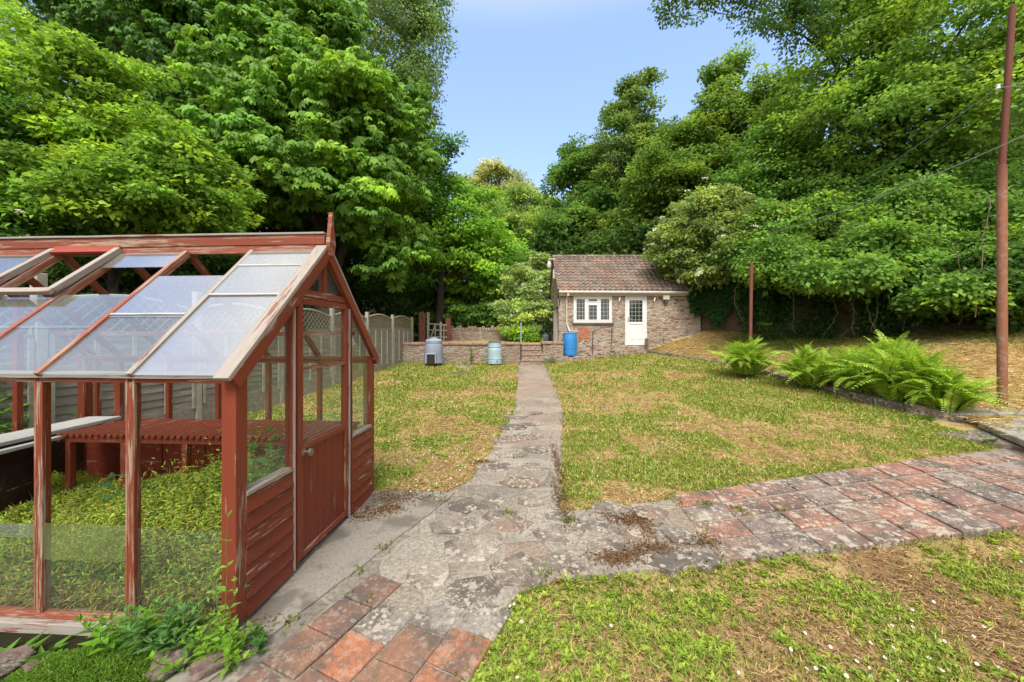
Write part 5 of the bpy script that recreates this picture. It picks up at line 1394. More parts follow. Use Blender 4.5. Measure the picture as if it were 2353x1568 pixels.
# ---- ferns
def frond_mesh(seed, ln, arch, width, npair=30):
    g = np.random.default_rng(seed); Vs = []; Fs = []; Cs = []; n0 = 0
    pts = []
    for i in range(npair+1):
        t = i/npair; x = ln*(t*.92); z = ln*(.62*t-arch*t*t*t*.95)
        pts.append(np.array([x, .04*ln*math.sin(t*3+seed), z]))
    pts = np.array(pts); lv = Leaves(); P = []; Ld = []; Nn = []; LL = []; WW = []; CC = []
    for i in range(2, npair):
        t = i/npair; d = pts[i+1]-pts[i-1]; d /= np.linalg.norm(d)
        side = np.cross(d, [0, 0, 1.0]); side /= np.linalg.norm(side); up = np.cross(side, d)
        w = width*(min(1, t*3.2+.15))*(1-t)**.72*1.25+.01
        for s in (1, -1):
            ax = side*s*.92+d*.42-up*.12+g.normal(size=3)*.05
            ax /= np.linalg.norm(ax)
            # main blade of the pinna plus small lobes along it
            c = np.array([.38, .55, .07])*g.uniform(.7, 1.15)*(1+.25*t)
            P.append(pts[i]); Ld.append(ax); Nn.append(up+.15*side*s); LL.append(w); WW.append(w*.145+.006); CC.append(c)
            nl = 5
            for q in range(nl):
                f = (q+.6)/(nl+.6); pw = w*(1-f)*.26+.006
                for s2 in (1, -1):
                    w2 = np.cross(ax, up); a2 = w2*s2*.8+ax*.65; P.append(pts[i]+ax*w*f); Ld.append(a2); Nn.append(up+g.normal(size=3)*.15); LL.append(pw); WW.append(pw*.5); CC.append(c*g.uniform(.85, 1.12))
    lv.add(np.array(P), np.array(Ld), np.array(Nn), np.array(LL), np.array(WW), np.array(CC), mid=.35, fold=.03, curl=.05)
    # midrib
    m = MB(); m.tube([Vector(p) for p in pts], [.006*(1-.8*i/npair) for i in range(npair+1)], 4, False)
    mv = np.array(m.v); mf = []
    for f in m.f: mf += [(f[0], f[1], f[2]), (f[0], f[2], f[3])]
    V = np.concatenate(lv.V+[mv]); Fc = np.concatenate(lv.F+[np.array(mf)+lv.n]); Cc = np.concatenate(lv.C+[np.tile([[.09, .14, .03]], (len(mv), 1))])
    me = npmesh('frond', V, Fc, Cc); me.materials.append(MAT['fern']); return me
FR = [frond_mesh(i, 1.0, a, w) for i, (a, w) in enumerate([(.62, .17), (.50, .19), (.75, .16), (.40, .18), (.85, .15)])]
FRB = frond_mesh(9, .9, .95, .11, 22); _a = FRB.attributes['col']; _c = np.empty(len(FRB.vertices)*4, np.float32); _a.data.foreach_get('color', _c); _c = _c.reshape(-1, 4)*np.array([.95, .42, .9, 1], np.float32); _a.data.foreach_set('color', _c.ravel())
def fern(u, v, Y, n, size, label, seed, tilt0=(.05, 1.0), lean=(0, 0)):
    g = np.random.default_rng(seed); p = at(u, v, Y); z = p.z
    e = empty('fern', (p.x, p.y, z), 0, label, 'fern', 'ferns along the edging of the bank')
    for i in range(n):
        o = bpy.data.objects.new('frond', FR[i % len(FR)] if i % 23 else FRB); COL.objects.link(o); o.parent = e
        a = 2*math.pi*i*.618+g.normal()*.2; t = g.random()
        el = -(1.2-.9*t**1.3)        # inner fronds stand up, outer ones spread
        s = size*g.uniform(.75, 1.12)
        o.matrix_basis = Matrix.Translation((g.normal()*.07+lean[0]*t, g.normal()*.07+lean[1]*t, .02)) @ Matrix.Rotation(a, 4, 'Z') @ Matrix.Rotation(el, 4, 'Y') @ Matrix.Rotation(g.normal()*.25, 4, 'X') @ Matrix.Scale(s, 4)
    return e
fern(1712, 866, 9.9, 140, 1.1, 'round bright green fern farthest along the edging by the slim post', 1)
fern(1862, 893, 8.6, 105, 1.08, 'medium fern between the round far fern and the big spreading ferns', 2)
fern(1985, 918, 7.9, 140, 1.25, 'spreading fern at the left of the big fern mass', 3)
fern(2080, 938, 7.2, 150, 1.3, 'tallest spreading fern in the middle of the big fern mass', 4)
fern(2170, 955, 6.7, 125, .98, 'low spreading fern beside the whitened slab and rusty pole', 5)
fern(2040, 890, 8.3, 115, 1.25, 'fern at the back of the big fern mass on the bank', 6)

# ---- grass, straw, daisies on the lawns
POLYS = [PATH_POLY, TILE_POLY]
GHP = [(GH.matrix_basis @ Vector(q))[:2] for q in ((.02, -.05, 0), (.02, W, 0), (-L, W, 0), (-L, -.05, 0))]
def lawn_points(n, x0, x1, y0, y1, g, edge=0.0):
    x = g.uniform(x0, x1, n); y = g.uniform(y0, y1, n)
    ok = (y < 14.8)
    for p in POLYS+[GHP]: ok &= ~inpoly(x, y, p)
    xe = np.interp(y, [e[0] for e in EDGE], [e[1] for e in EDGE]); ok &= ~((x > xe-.05) & (y > 5.1))
    ok &= (np.abs(x/y) < 1.55)
    xf = FA.x+(y-FA.y)*(FB.x-FA.x)/(FB.y-FA.y); ok &= x > xf+.03
    ok &= ~((y < 2.2) & (x < -1.0))
    return x[ok], y[ok]
def blades(lv, n, box, g, h, w, straw=False, thr=(.36, .58), zf=ground_z, pts=None, pf=patch_val):
    x, y = lawn_points(n, *box, g) if pts is None else pts
    p = pf(x, y)+g.normal(size=len(x))*.07
    if not straw: keep = g.random(len(x)) < np.clip((p-thr[0])/(thr[1]-thr[0]), .05, 1)
    else: keep = g.random(len(x)) < np.clip(1.25-p*1.1, .1, 1)
    x, y, p = x[keep], y[keep], p[keep]; k = len(x)
    z = zf(x, y)+.004
    P = np.stack([x, y, z], 1); th = g.random(k)*6.283
    el = g.uniform(.5, 1.4, k) if not straw else g.uniform(.0, .28, k)
    Ld = np.stack([np.cos(th)*np.cos(el), np.sin(th)*np.cos(el), np.sin(el)], 1)
    N = nrm(np.stack([-np.cos(th)*np.sin(el), -np.sin(th)*np.sin(el), np.cos(el)], 1)+g.normal(size=(k, 3))*.3)
    m = g.random((k, 1))
    if not straw:
        c = np.array([[.17, .27, .035]])*(1-m)+np.array([[.36, .42, .08]])*m
        dry = (g.random((k, 1)) < .16); c = np.where(dry, np.array([[.60, .46, .20]]), c)
    else: c = np.array([[.66, .50, .26]])*(1-m)+np.array([[.40, .25, .11]])*m
    c = c*g.uniform(.75, 1.2, (k, 1))
    s = g.uniform(.6, 1.4, k)
    lv.add(P, Ld, N, h*s, w*s, c, mid=.4, fold=.1, curl=.15 if not straw else .05)
g = np.random.default_rng(40)
lv = Leaves()
def rosettes(lv, n, box, g, ln, wd, thr):
    x, y = lawn_points(n, *box, g); p = patch_val(x, y)+.35*(fbm(x, y, 2.4, 55, 3)-.5)
    k = g.random(len(x)) < np.clip((p-thr[0])/(thr[1]-thr[0]), .04, 1); x, y = x[k], y[k]; k = len(x); a0 = g.random(k)*6.28; s = g.uniform(.55, 1.45, k)
    cb = (np.array([[.20, .33, .04]])*g.uniform(.7, 1.1, (k, 1))+np.array([[.20, .16, .03]])*g.random((k, 1)))
    for q in range(7):
        a = a0+q*.9+g.normal(size=k)*.3; el = g.uniform(.15, .9, k)
        lv.add(np.stack([x, y, ground_z(x, y)+.006], 1), np.stack([np.cos(a)*np.cos(el), np.sin(a)*np.cos(el), np.sin(el)], 1), np.stack([-np.cos(a)*np.sin(el), -np.sin(a)*np.sin(el), np.cos(el)], 1), ln*s*g.uniform(.7, 1.2, k), wd*s, cb*g.uniform(.8, 1.2, (k, 1)), mid=.62, fold=.12, curl=.2)
rosettes(lv, 7500, (-.3, 5.4, 1.55, 3.4), g, .036, .016, (.28, .55))
rosettes(lv, 5000, (.3, 7, 3.4, 6.5), g, .036, .016, (.40, .62))
rosettes(lv, 5000, (-4, 0, 4.0, 7.5), g, .038, .017, (.36, .6))
blades(lv, 52000, (-.3, 5.4, 1.55, 3.4), g, .042, .0055, thr=(.26, .5))
blades(lv, 20000, (-.3, 5.4, 1.55, 3.4), g, .024, .015, thr=(.36, .56))
blades(lv, 75000, (.3, 7.3, 3.4, 6.2), g, .050, .011)
blades(lv, 60000, (-5.6, 0, 4.0, 7.0), g, .050, .012)
blades(lv, 55000, (.3, 7.3, 6.2, 9.5), g, .055, .016)
blades(lv, 40000, (-5.6, .3, 7, 10.5), g, .055, .018)
blades(lv, 60000, (-5.2, 7.2, 9.5, 14.8), g, .065, .026)
tag(lv.build('grass', MAT['grass']), kind='stuff')
lv = Leaves()
blades(lv, 30000, (-.3, 5.4, 1.55, 3.4), g, .075, .0045, True)
blades(lv, 46000, (.3, 7.3, 3.4, 6.2), g, .075, .007, True)
blades(lv, 30000, (-5.6, 0, 4.0, 7.0), g, .075, .008, True)
blades(lv, 40000, (-5.6, 7.3, 6.2, 10.5), g, .09, .013, True)
blades(lv, 26000, (-5.2, 7.2, 9.5, 14.8), g, .10, .02, True)
tag(lv.build('dry_grass', MAT['grass']), kind='stuff')
# long dry cut grass and tufts on the bank
lv = Leaves()
nb_ = 90000; ti = g.random(nb_); yi = g.uniform(5.2, 14.6, nb_)
xe = np.interp(yi, [e[0] for e in EDGE], [e[1] for e in EDGE]); ze = np.interp(yi, [e[0] for e in EDGE], [e[2] for e in EDGE])
yh = 4.2+(yi-5.1)*(15.3-4.2)/(14.8-5.1); xh = np.interp(yh, [h[0] for h in HEDGE], [h[1] for h in HEDGE]); zh = np.interp(yh, [h[0] for h in HEDGE], [h[2] for h in HEDGE])
bx = xe+(xh+.7-xe)*ti; by = yi+(yh-yi)*ti; bz = ze+(zh-ze)*ti**np.interp(yi, [6.6, 8.6], [2.2, .85])-.04+.07*(fbm(bx, by, 1.3, 21)-.5)*np.minimum(1, ti*5)
pv = np.clip(fbm(bx, by, .6, 31, 4)*1.1-.05, 0, 1)
th = g.random(nb_)*6.283; isg = (g.random(nb_) < np.clip((pv-.52)*3.0, .03, .6)); el = np.where(isg, g.uniform(.4, 1.2, nb_), g.uniform(0, .3, nb_))
Ld = np.stack([np.cos(th)*np.cos(el), np.sin(th)*np.cos(el), np.sin(el)-.12*(~isg)], 1)
m_ = g.random((nb_, 1)); c = np.where(isg[:, None], np.array([[.20, .30, .04]])*(1-m_)+np.array([[.36, .40, .08]])*m_, np.array([[.84, .68, .40]])*(1-m_)+np.array([[.56, .41, .20]])*m_)*g.uniform(.75, 1.15, (nb_, 1))
P = np.stack([bx, by, bz+.01+.02*g.random(nb_)], 1)
lv.add(P, Ld, nrm(np.array([0, -.2, 1.0])+g.normal(size=(nb_, 3))*.4), np.where(isg, .12, .20)*g.uniform(.6, 1.3, nb_), .014, c, mid=.5, fold=.1, curl=.1)
tag(lv.build('bank_grass', MAT['grass']), kind='stuff')
# daisies
fl = Leaves()
def daisies(n, box, r, hgt, clump=True):
    x, y = lawn_points(n, *box, g)
    dn = fbm(x, y, 1.1, 61, 3); k = g.random(len(x)) < np.clip((dn-.45)*5, .03, 1); x, y = x[k], y[k]
    z = ground_z(x, y)+hgt*g.uniform(.6, 1.3, len(x)); kx = len(x)
    c0 = np.stack([x, y, z], 1); nn = nrm(np.array([0, -.45, 1.0])+g.normal(size=(kx, 3))*.3); a = nrm(np.cross(nn, np.array([[1, .1, .2]])*np.ones((kx, 1)))); b = np.cross(nn, a)
    for q in range(8):
        t = q*math.pi/4; d = a*math.cos(t)+b*math.sin(t)
        fl.add(c0, d, nn, r, r*.75, np.tile([[.80, .78, .74]], (kx, 1)), mid=.6, fold=.05)
    for q in range(3):
        t = q*2.094; d = a*math.cos(t)+b*math.sin(t)
        fl.add(c0+nn*.003-d*r*.1, d, nn, r*.4, r*.5, np.tile([[.60, .40, .03]], (kx, 1)), mid=.5, fold=.0)
daisies(420, (-.3, 5.0, 1.6, 3.2), .011, .03); daisies(700, (.3, 7, 3.5, 8.5), .009, .03); daisies(1300, (-5.4, .2, 4, 9), .010, .03); daisies(2200, (-5.2, 6.5, 8.5, 14.6), .013, .03)
tag(fl.build('daisy_foliage', MAT['grass']), kind='stuff')
# tufts in the paving joints and along its edges
lv = Leaves()
tx = []; ty = []
for poly, reps in ((PATH_POLY, 1), (TILE_POLY, 1)):
    for i in range(len(poly)):
        a = np.array(poly[i][:2]); b = np.array(poly[(i+1) % len(poly)][:2]); ln_ = np.linalg.norm(b-a); k = int(ln_*38)
        t = g.random(k); q = a+(b-a)*t[:, None]+g.normal(size=(k, 2))*.035
        keep = vnoise(q[:, 0], q[:, 1], 3.0, 71) > .45; tx.append(q[keep, 0]); ty.append(q[keep, 1])
for (u, v, k) in ((883, 1268, 26), (1185, 1055, 30), (1165, 1188, 30), (828, 1322, 14), (832, 1392, 12), (1020, 1155, 18), (1700, 1180, 30), (1310, 1205, 40), (1625, 1165, 20), (660, 1445, 20), (1250, 1330, 30), (1870, 1060, 14), (1795, 1180, 10)):
    p = gp(u, v); q = np.array([[p.x, p.y]])+g.normal(size=(k, 2))*np.array([.035, .03]); tx.append(q[:, 0]); ty.append(q[:, 1])
tx = np.concatenate(tx); ty = np.concatenate(ty); ok = (ty < 14.5) & ~((tx < -1.5) & (ty > 2.1)); tx, ty = tx[ok], ty[ok]; k = len(tx)
th = g.random(k)*6.283; el = g.uniform(.4, 1.3, k); m_ = g.random((k, 1))
lv.add(np.stack([tx, ty, np.maximum(ground_z(tx, ty), 0)+.022], 1), np.stack([np.cos(th)*np.cos(el), np.sin(th)*np.cos(el), np.sin(el)], 1), np.array([0, 0, 1.0])+g.normal(size=(k, 3))*.4, .045*g.uniform(.5, 1.5, k), .014, np.array([[.09, .17, .02]])*(1-m_)+np.array([[.22, .24, .05]])*m_)
tag(lv.build('weeds', MAT['grass']), kind='stuff')
# brown moss and leaf litter in the joints and by the greenhouse
lv = Leaves(); LX = []; LY = []
for (u, v, sx, sy, k) in ((1440, 1200, .12, .07, 500), (1420, 1290, .10, .05, 500), (1500, 1270, .12, .05, 450), (1600, 1250, .10, .05, 300), (920, 1150, .2, .08, 900), (840, 1190, .12, .08, 600), (900, 1178, .08, .05, 350), (560, 1480, .05, .1, 250), (1110, 1066, .1, .03, 150), (1285, 1080, .03, .5, 500), (1480, 1215, .05, .15, 250), (1290, 1160, .04, .3, 400), (640, 1320, .04, .2, 200)):
    p = gp(u, v); q = g.normal(size=(k, 2))*np.array([sx, sy])+np.array([p.x, p.y]); LX.append(q[:, 0]); LY.append(q[:, 1])
LX = np.concatenate(LX); LY = np.concatenate(LY); ok = ~inpoly(LX, LY, GHP); LX, LY = LX[ok], LY[ok]; k = len(LX); m_ = g.random((k, 1))
x2, y2 = lawn_points(12000, -.3, 5, 1.55, 3.3, g); m2 = g.random((len(x2), 1))
AX, AY = np.concatenate([LX, x2]), np.concatenate([LY, y2]); AZ = np.concatenate([np.maximum(ground_z(LX, LY), 0)+.036, ground_z(x2, y2)+.012]); k = len(AX); m_ = g.random((k, 1))
lv.add(np.stack([AX, AY, AZ], 1), rdirs(k, g)*np.array([1, 1, .25]), np.array([0, 0, 1.0])+g.normal(size=(k, 3))*.5, .026*g.uniform(.4, 1.5, k), .012, np.array([[.10, .045, .022]])*(1-m_)+np.array([[.28, .17, .08]])*m_, fold=.2, curl=.2)
tag(lv.build('leaf_litter', MAT['grass']), kind='stuff')

# ---- planting in and round the greenhouse
g = np.random.default_rng(90)
def gh_world(x, y, z):
    p = np.stack([x, y, z], 1); c, s = math.cos(R(-3.3)), math.sin(R(-3.3))
    return np.stack([-1.62+c*p[:, 0]-s*p[:, 1], 2.17+s*p[:, 0]+c*p[:, 1], p[:, 2]], 1)
def weedtop(x, y): return .14+.36*np.clip((y-.02)/.75, 0, 1)**.6*(.62+.75*fbm(x, y, 1.9, 81, 3))-.16*np.clip((-1.2-x), 0, 1)
n = 120000; x = g.uniform(-3.2, -.06, n); y = g.uniform(.05, 1.45, n); h = weedtop(x, y)*g.random(n)**.35+.02; h = h+np.where(g.random(n) < .05, g.random(n)**2*.34*(x > -1.6), 0)
P = gh_world(x, y, h); m_ = g.random((n, 1)); lo = np.clip(1.15-h/.42, 0, 1)[:, None]*np.clip(1.2-y/.55, 0, 1)[:, None]*(.35+.9*fbm(x, h*3, 2.6, 88, 3)[:, None])
c = np.array([[.30, .44, .055]])*(1-m_)+np.array([[.58, .60, .10]])*m_; br = g.random((n, 1)) < lo*.75+.06; c = np.where(br, np.array([[.46, .34, .14]])*(.5+m_*.7), c)
lv = Leaves(); lv.add(P, rdirs(n, g)+np.array([0, -.1, .1]), rdirs(n, g)+np.array([0, -.3, .8]), .036*g.uniform(.4, 1.5, n), .006*g.uniform(.6, 2.0, n), c, fold=.1, curl=.2)
n = 16000; x = g.uniform(-3.2, -.2, n); y = g.uniform(.05, 1.3, n); h = weedtop(x, y)*g.random(n)**.5
lv.add(gh_world(x, y, h), rdirs(n, g)*np.array([1, 1, .4]), rdirs(n, g)+np.array([0, 0, .6]), .16*g.uniform(.5, 1.4, n), .004, np.where(g.random((n, 1)) < .5, np.array([[.36, .34, .08]]), np.array([[.34, .26, .12]])))
n = 6000; x = g.uniform(-3.2, -.06, n); y = g.uniform(.1, 1.3, n); h = weedtop(x, y)*g.uniform(.8, 1.1, n)
lv.add(gh_world(x, y, h), rdirs(n, g)*np.array([1, 1, .4]), rdirs(n, g)+np.array([0, -.2, 1.0]), .035, .030, np.array([[.085, .17, .022]])*g.uniform(.7, 1.3, (n, 1)))
for (cx_, cy_, hh_, nn_) in ((-.5, .75, .78, 34), (-.95, .6, .62, 30), (-.3, .4, .58, 26), (-1.5, .7, .50, 24), (-.75, .95, .86, 22), (-2.1, .5, .42, 24), (-1.2, .35, .46, 24)):
    for _ in range(nn_):
        x0, y0 = cx_+g.normal()*.16, cy_+g.normal()*.12; hs = hh_*g.uniform(.6, 1.15); dx, dy = g.normal(size=2)*.14; k = 22
        t = np.linspace(.15, 1, k); px = np.clip(x0+dx*t**1.5, -3.1, -.1); py = np.clip(y0+dy*t**1.5, .06, 1.4); pz = hs*t
        lv.add(gh_world(px, py, pz-.035), np.tile([[dx*.6, dy*.6, hs]], (k, 1)), rdirs(k, g), hs/k*1.25, .005, np.tile([[.34, .42, .09]], (k, 1)))
        for q in range(3):
            a_ = g.random(k)*6.28; lv.add(gh_world(px, py, pz), np.stack([np.cos(a_), np.sin(a_), .35+0*a_], 1), rdirs(k, g)*.4+np.array([0, -.2, .8]), .032*g.uniform(.5, 1.3, k), .008, np.array([[.34, .48, .07]])*g.uniform(.7, 1.25, (k, 1)))
tag(lv.build('weeds', MAT['grass']), kind='stuff')
me = MB(); me.box(-L+.1, -.1, .08, W-.1, -.05, .02); o = me.build('soil_ground', MAT['lawn'], None); o.matrix_basis = GH.matrix_basis.copy(); tag(o, kind='structure')

def leafy(name, base, stems, label, cat, seed, ll=.06, lw=.026, colr=(.075, .16, .022), group=None, pal=None, matn='leaf', stemr=.003, nodes=7, heart=False):
    g = np.random.default_rng(seed); base = Vector(base)
    e = empty(name, tuple(base), 0, label, cat, group); lv = Leaves(); m = MB()
    for (dx, dy, dz, ox, oy) in stems:
        p0 = base+Vector((ox, oy, 0)); pts = []
        for i in range(nodes+1):
            t = i/nodes; pts.append(p0+Vector((dx*t**1.3+g.normal()*.006, dy*t**1.3+g.normal()*.006, dz*t)))
        m.tube(pts, [stemr*(1.2-.8*i/nodes) for i in range(nodes+1)], 5)
        P = []; Ld = []; a0 = g.random()*3
        LLn = []
        for i in range(1, nodes+1):
            for s in (0, math.pi):
                a = a0+(math.pi/2)*i+s+g.normal()*.3
                P.append(pts[i]); Ld.append((math.cos(a), math.sin(a), .35+.5*(i/nodes)**2+g.normal()*.15)); LLn.append(ll*g.uniform(.7, 1.25)*(1.15-.55*(i/nodes)**3))
        for q in range(2): P.append(pts[-1]); Ld.append((g.normal()*.5, g.normal()*.5, 1.0)); LLn.append(ll*.6)
        P = np.array([tuple(q) for q in P]); Ld = np.array(Ld); LLn = np.array(LLn)
        N = np.array([0, 0, 1.0])-Ld*.4+g.normal(size=Ld.shape)*.2
        lv.add(P, Ld, N, LLn, LLn*lw/ll, np.array([colr])*1.9*g.uniform(.8, 1.35, (len(P), 1)), mid=.4, fold=.12, curl=.22)
    m.build('stems', MAT['vine'] if matn != 'leaf' else MAT['stem'], e); lv.build('leaves', MAT[matn], e)
    return e
MAT['stem'] = simple('green_stem', (.12, .15, .05), .8, .2, 12, bump=0)
def rs(n, g, spread, hgt, ox, oy):
    return [(g.normal()*spread, g.normal()*spread, hgt*g.uniform(.6, 1.15), g.uniform(-ox, ox), g.uniform(-oy, oy)) for _ in range(n)]
def bedz(p): return p
q = at(395, 1440, 2.06); leafy('leafy_plant', (q.x, q.y, -.03), rs(26, g, .07, .30, .17, .05), 'grey green lance leaved plants clustered against the greenhouse sill', 'plant', 301, .085, .026, (.075, .155, .045), 'plants in the greenhouse bed')
q = at(285, 1420, 2.08); leafy('leafy_plant', (q.x, q.y, -.03), rs(16, g, .08, .24, .13, .05), 'bright green leafy plant at the left of the lance leaved cluster', 'plant', 302, .075, .032, (.10, .21, .022), 'plants in the greenhouse bed')
q = at(480, 1470, 1.98); leafy('leafy_plant', (q.x, q.y, -.03), rs(22, g, .08, .22, .12, .06), 'yellow green bushy seedlings at the foot of the greenhouse corner post', 'plant', 303, .055, .032, (.115, .215, .022), 'plants in the greenhouse bed')
q = at(510, 1400, 2.10); leafy('climbing_plant', (q.x, q.y, -.1), [(.02, -.02, .86, .02, 0), (-.05, -.02, .62, 0, 0), (.07, -.02, .50, .03, 0)], 'thin climber with pointed leaves scrambling up the red corner post', 'plant', 304, .060, .028, (.115, .215, .03), 'plants in the greenhouse bed', nodes=6)
q = at(585, 1478, 2.06); leafy('leafy_plant', (q.x, q.y, .02), rs(6, g, .04, .10, .05, .05), 'small dark green seedling growing in the paving under the red cladding', 'plant', 305, .045, .028, (.05, .12, .025), 'plants in the greenhouse bed', nodes=4)
w_ = gh_world(np.array([-.30]), np.array([.62]), np.array([.1]))[0]; leafy('tall_nettle', tuple(w_), [(.05, .0, .95, 0, 0), (-.06, .05, .8, -.05, 0), (.10, -.03, .72, .06, 0), (-.14, .0, .66, -.1, 0), (.16, .06, .6, .08, .05), (.0, .08, .85, -.02, .06)], 'tall broad leaved weed standing behind the glass left of the greenhouse door', 'plant', 306, .10, .075, (.075, .15, .040), 'tall weeds inside the greenhouse', nodes=8)
w_ = gh_world(np.array([-.72]), np.array([.95]), np.array([.3]))[0]; leafy('tall_nettle', tuple(w_), [(.08, .0, .5, 0, 0), (-.12, .05, .42, -.05, 0), (.2, .0, .45, .1, 0)], 'dark leaved weed under the slatted bench inside the greenhouse', 'plant', 307, .09, .07, (.045, .11, .03), 'tall weeds inside the greenhouse', nodes=5)
w_ = gh_world(np.array([-1.75]), np.array([.9]), np.array([.25]))[0]; leafy('tall_nettle', tuple(w_), [(.06, .0, .42, 0, 0), (-.1, .02, .3, -.05, 0)], 'few blue green leaves by the dark boarding inside the greenhouse', 'plant', 308, .10, .06, (.05, .13, .06), 'tall weeds inside the greenhouse', nodes=4)
# shrub beyond the far glass
w_ = gh_world(np.array([-3.9]), np.array([1.7]), np.array([.0]))[0]
leafy('fence_shrub', tuple(w_), rs(26, g, .22, 1.5, .3, .3), 'light green shrub between the greenhouse end and the fence', 'bush', 309, .10, .06, (.075, .165, .03), nodes=10)
# mat-forming plant at the lower left
g = np.random.default_rng(95); n = 15000
mc = at(215, 1530, 1.97); a = g.random(n)*6.283; r_ = np.sqrt(g.random(n)); px = mc.x+.45*r_*np.cos(a); py = mc.y+.15*r_*np.sin(a); top = .12*(1-r_**3)*(.8+.4*fbm(px, py, 9, 5, 3))
pz = -.045+top*g.random(n)**.3; lv = Leaves()
lv.add(np.stack([px, py, pz], 1), nrm(g.normal(size=(n, 3))*.6+np.array([0, -.15, .8])), rdirs(n, g)+np.array([0, -.4, .6]), .018*g.uniform(.6, 1.4, n), .0055, np.array([[.17, .30, .04]])*g.uniform(.6, 1.5, (n, 1)), fold=.1)
o = lv.build('mat_plant', MAT['leaf']); tag(o, 'dense bright green mat forming plant in the bed at the lower left', 'plant', 'plants in the greenhouse bed')
for (u, v, Y, k, lab) in ((20, 1500, 2.04, 16, 'broad strap leaved plant at the far left edge of the bed'), (110, 1500, 2.06, 14, 'strap leaved plant between the far left plant and the mat plant')):
    q = at(u, v, Y); lv = Leaves(); P = np.tile([[q.x, q.y, -.03]], (k, 1))+g.normal(size=(k, 3))*np.array([.05, .03, 0]); th = g.random(k)*6.283
    lv.add(P, np.stack([np.cos(th)*.6, np.sin(th)*.6, .55+.5*g.random(k)], 1), np.stack([-np.cos(th)*.6, -np.sin(th)*.6, np.ones(k)], 1), .12*g.uniform(.7, 1.3, k), .030, np.array([[.15, .32, .05]])*g.uniform(.7, 1.3, (k, 1)), mid=.5, fold=.12, curl=.35)
    tag(lv.build('strap_leaf_plant', MAT['leaf']), lab, 'plant', 'plants in the greenhouse bed')
# flowering plant and stake by the low wall
q = at(1088, 832, 14.2); RP = leafy('rose_plant', (q.x, q.y, q.z-.05), rs(7, g, .14, .62, .12, .1), 'small rose with pink bloom tied to a stake against the low wall', 'plant', 320, .09, .06, (.07, .14, .025), nodes=6)
MB().tube([at(1082, 836, 14.15), at(1082.5, 800, 14.15)], .02, 6).build('stake', MAT['brownwood'], RP)
lv = Leaves()
for cpt in (at(1094, 811, 14.1), at(1090, 818, 14.1), at(1098, 822, 14.1)):
    k = 16; lv.add(np.tile([tuple(cpt)], (k, 1)), rdirs(k, g)+np.array([0, -.5, .2]), rdirs(k, g), .07, .06, np.tile([[.70, .42, .36]], (k, 1))*g.uniform(.8, 1.1, (k, 1)))
lv.build('bloom', MAT['grass'], RP)
q = at(1268, 828, 14.4); leafy('wall_plant', (q.x, q.y, q.z-.1), rs(16, g, .1, .22, .2, .08), 'little green tuft growing at the foot of the wall stub by the steps', 'plant', 321, .06, .03, (.06, .13, .03), nodes=4)
for (u, v, Y, lab, sd) in ((2120, 965, 6.55, 'broad dock leaves at the front foot of the big fern mass', 330), (2262, 1012, 5.6, 'dock leaves growing under the edge of the whitened slab', 331), (1760, 748, 11.6, 'pale dock plant at the top of the bank before the wall', 332)):
    q = at(u, v, Y); z = gz(q.x, q.y) if sd < 332 else q.z; lv = Leaves(); k = 13; th = g.random(k)*6.283; P = np.tile([[q.x, q.y, z]], (k, 1))+g.normal(size=(k, 3))*np.array([.06, .06, 0])
    lv.add(P, np.stack([np.cos(th)*.8, np.sin(th)*.8, .4+.5*g.random(k)], 1), np.stack([-np.cos(th)*.5, -np.sin(th)*.5, np.ones(k)], 1), .20*g.uniform(.6, 1.2, k), .075, np.array([[.075, .17, .025]])*g.uniform(.8, 1.3, (k, 1)), mid=.45, fold=.1, curl=.3)
    tag(lv.build('dock_plant', MAT['leaf']), lab, 'plant', 'dock plants by the bank')

# ================================================================== light, sky, camera
SUN_EL, SUN_AZ = R(52), R(184)        # azimuth clockwise from +Y: high behind the camera
wd = bpy.data.worlds.new('World'); S.world = wd; wd.use_nodes = True; nt = wd.node_tree
bg = nt.nodes['Background']; sky = nt.nodes.new('ShaderNodeTexSky'); sky.sky_type = 'NISHITA'; sky.sun_disc = False
sky.sun_elevation = SUN_EL; sky.sun_rotation = SUN_AZ; sky.altitude = 0; sky.air_density = 1.0; sky.dust_density = .25; sky.ozone_density = 1.6
# blue sky ahead, unseen bright cloud added overhead and behind the camera as fill light (by direction, so it holds from any place)
def wn(ty, **pr):
    q = nt.nodes.new('ShaderNode'+ty)
    for k, v in pr.items(): setattr(q, k, v)
    return q
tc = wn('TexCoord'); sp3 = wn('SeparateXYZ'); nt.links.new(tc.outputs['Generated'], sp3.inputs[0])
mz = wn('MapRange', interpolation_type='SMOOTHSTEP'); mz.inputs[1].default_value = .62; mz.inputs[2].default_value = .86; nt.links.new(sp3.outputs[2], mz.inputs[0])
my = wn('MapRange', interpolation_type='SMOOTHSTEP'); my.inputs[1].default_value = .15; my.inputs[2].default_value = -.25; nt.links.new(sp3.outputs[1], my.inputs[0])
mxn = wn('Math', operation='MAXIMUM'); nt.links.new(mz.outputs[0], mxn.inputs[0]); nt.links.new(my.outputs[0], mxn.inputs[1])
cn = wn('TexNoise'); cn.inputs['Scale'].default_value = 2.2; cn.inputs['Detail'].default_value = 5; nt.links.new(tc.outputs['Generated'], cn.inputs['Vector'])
cr = wn('MapRange'); cr.inputs[1].default_value = .3; cr.inputs[2].default_value = .62; cr.inputs[3].default_value = .55; cr.inputs[4].default_value = 1.0; nt.links.new(cn.outputs[0], cr.inputs[0])
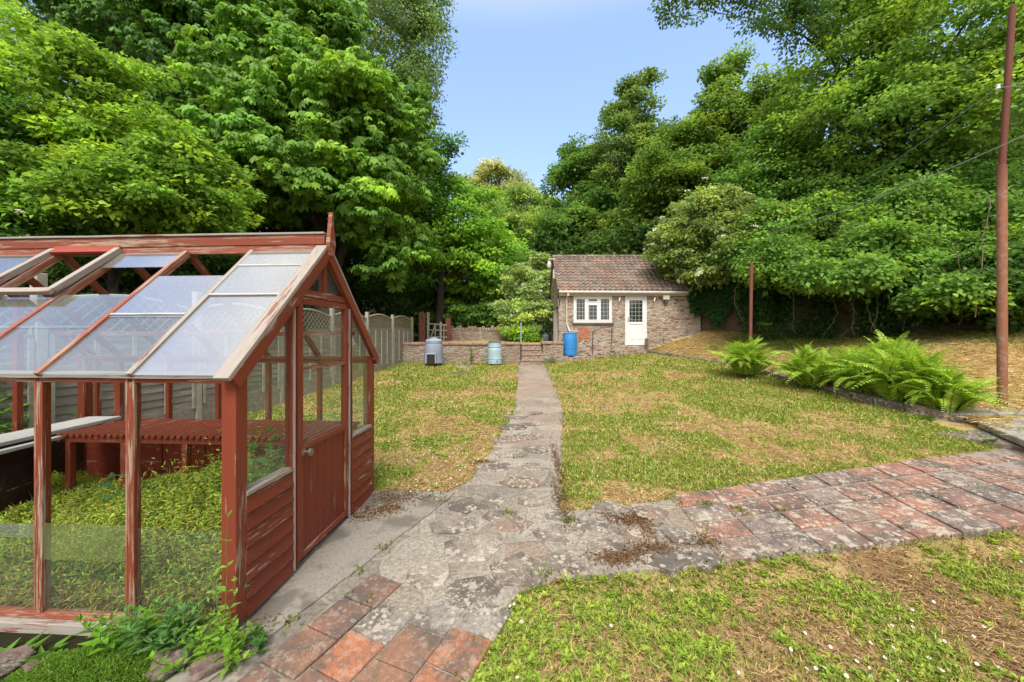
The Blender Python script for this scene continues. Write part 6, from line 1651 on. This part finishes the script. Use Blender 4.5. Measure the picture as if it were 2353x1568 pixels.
cf = wn('Math', operation='MULTIPLY'); nt.links.new(mxn.outputs[0], cf.inputs[0]); nt.links.new(cr.outputs[0], cf.inputs[1])
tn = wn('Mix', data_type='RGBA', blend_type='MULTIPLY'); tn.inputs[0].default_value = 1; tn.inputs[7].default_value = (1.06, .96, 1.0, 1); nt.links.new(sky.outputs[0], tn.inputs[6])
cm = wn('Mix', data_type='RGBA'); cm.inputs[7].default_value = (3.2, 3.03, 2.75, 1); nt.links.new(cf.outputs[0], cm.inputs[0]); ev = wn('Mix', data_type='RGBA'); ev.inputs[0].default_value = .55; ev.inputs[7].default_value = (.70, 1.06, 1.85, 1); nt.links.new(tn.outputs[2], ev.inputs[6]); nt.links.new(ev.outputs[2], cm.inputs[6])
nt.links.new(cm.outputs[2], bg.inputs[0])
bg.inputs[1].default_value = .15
sd = bpy.data.lights.new('sun', 'SUN'); sd.energy = 1.25; sd.angle = R(24); sd.color = (1, .955, .88)
so = bpy.data.objects.new('sun', sd); COL.objects.link(so)
dv = Vector((math.sin(SUN_AZ)*math.cos(SUN_EL), math.cos(SUN_AZ)*math.cos(SUN_EL), math.sin(SUN_EL)))
so.rotation_euler = dv.to_track_quat('Z', 'Y').to_euler(); so.location = (0, -5, 20)
cd = bpy.data.cameras.new('camera'); cam = bpy.data.objects.new('camera', cd); COL.objects.link(cam)
cam.location = (0, 0, H); cam.rotation_euler = (R(90), 0, 0)
cd.sensor_width = 36; cd.lens = F/2353*36; cd.shift_y = -(784-V0)/2353; cd.clip_end = 2000; cd.clip_start = .02
S.camera = cam
S.view_settings.view_transform = 'Standard'; S.view_settings.look = 'None'; S.view_settings.exposure = 1.8; S.view_settings.gamma = 1.0
c_ = S.cycles
S.render.engine = 'CYCLES'
c_.max_bounces = 10; c_.diffuse_bounces = 6; c_.glossy_bounces = 3; c_.transmission_bounces = 6; c_.transparent_max_bounces = 16
c_.caustics_reflective = False; c_.caustics_refractive = False
c_.use_denoising = True; c_.sample_clamp_indirect = 6
try: c_.denoiser = 'OPENIMAGEDENOISE'
except Exception: pass
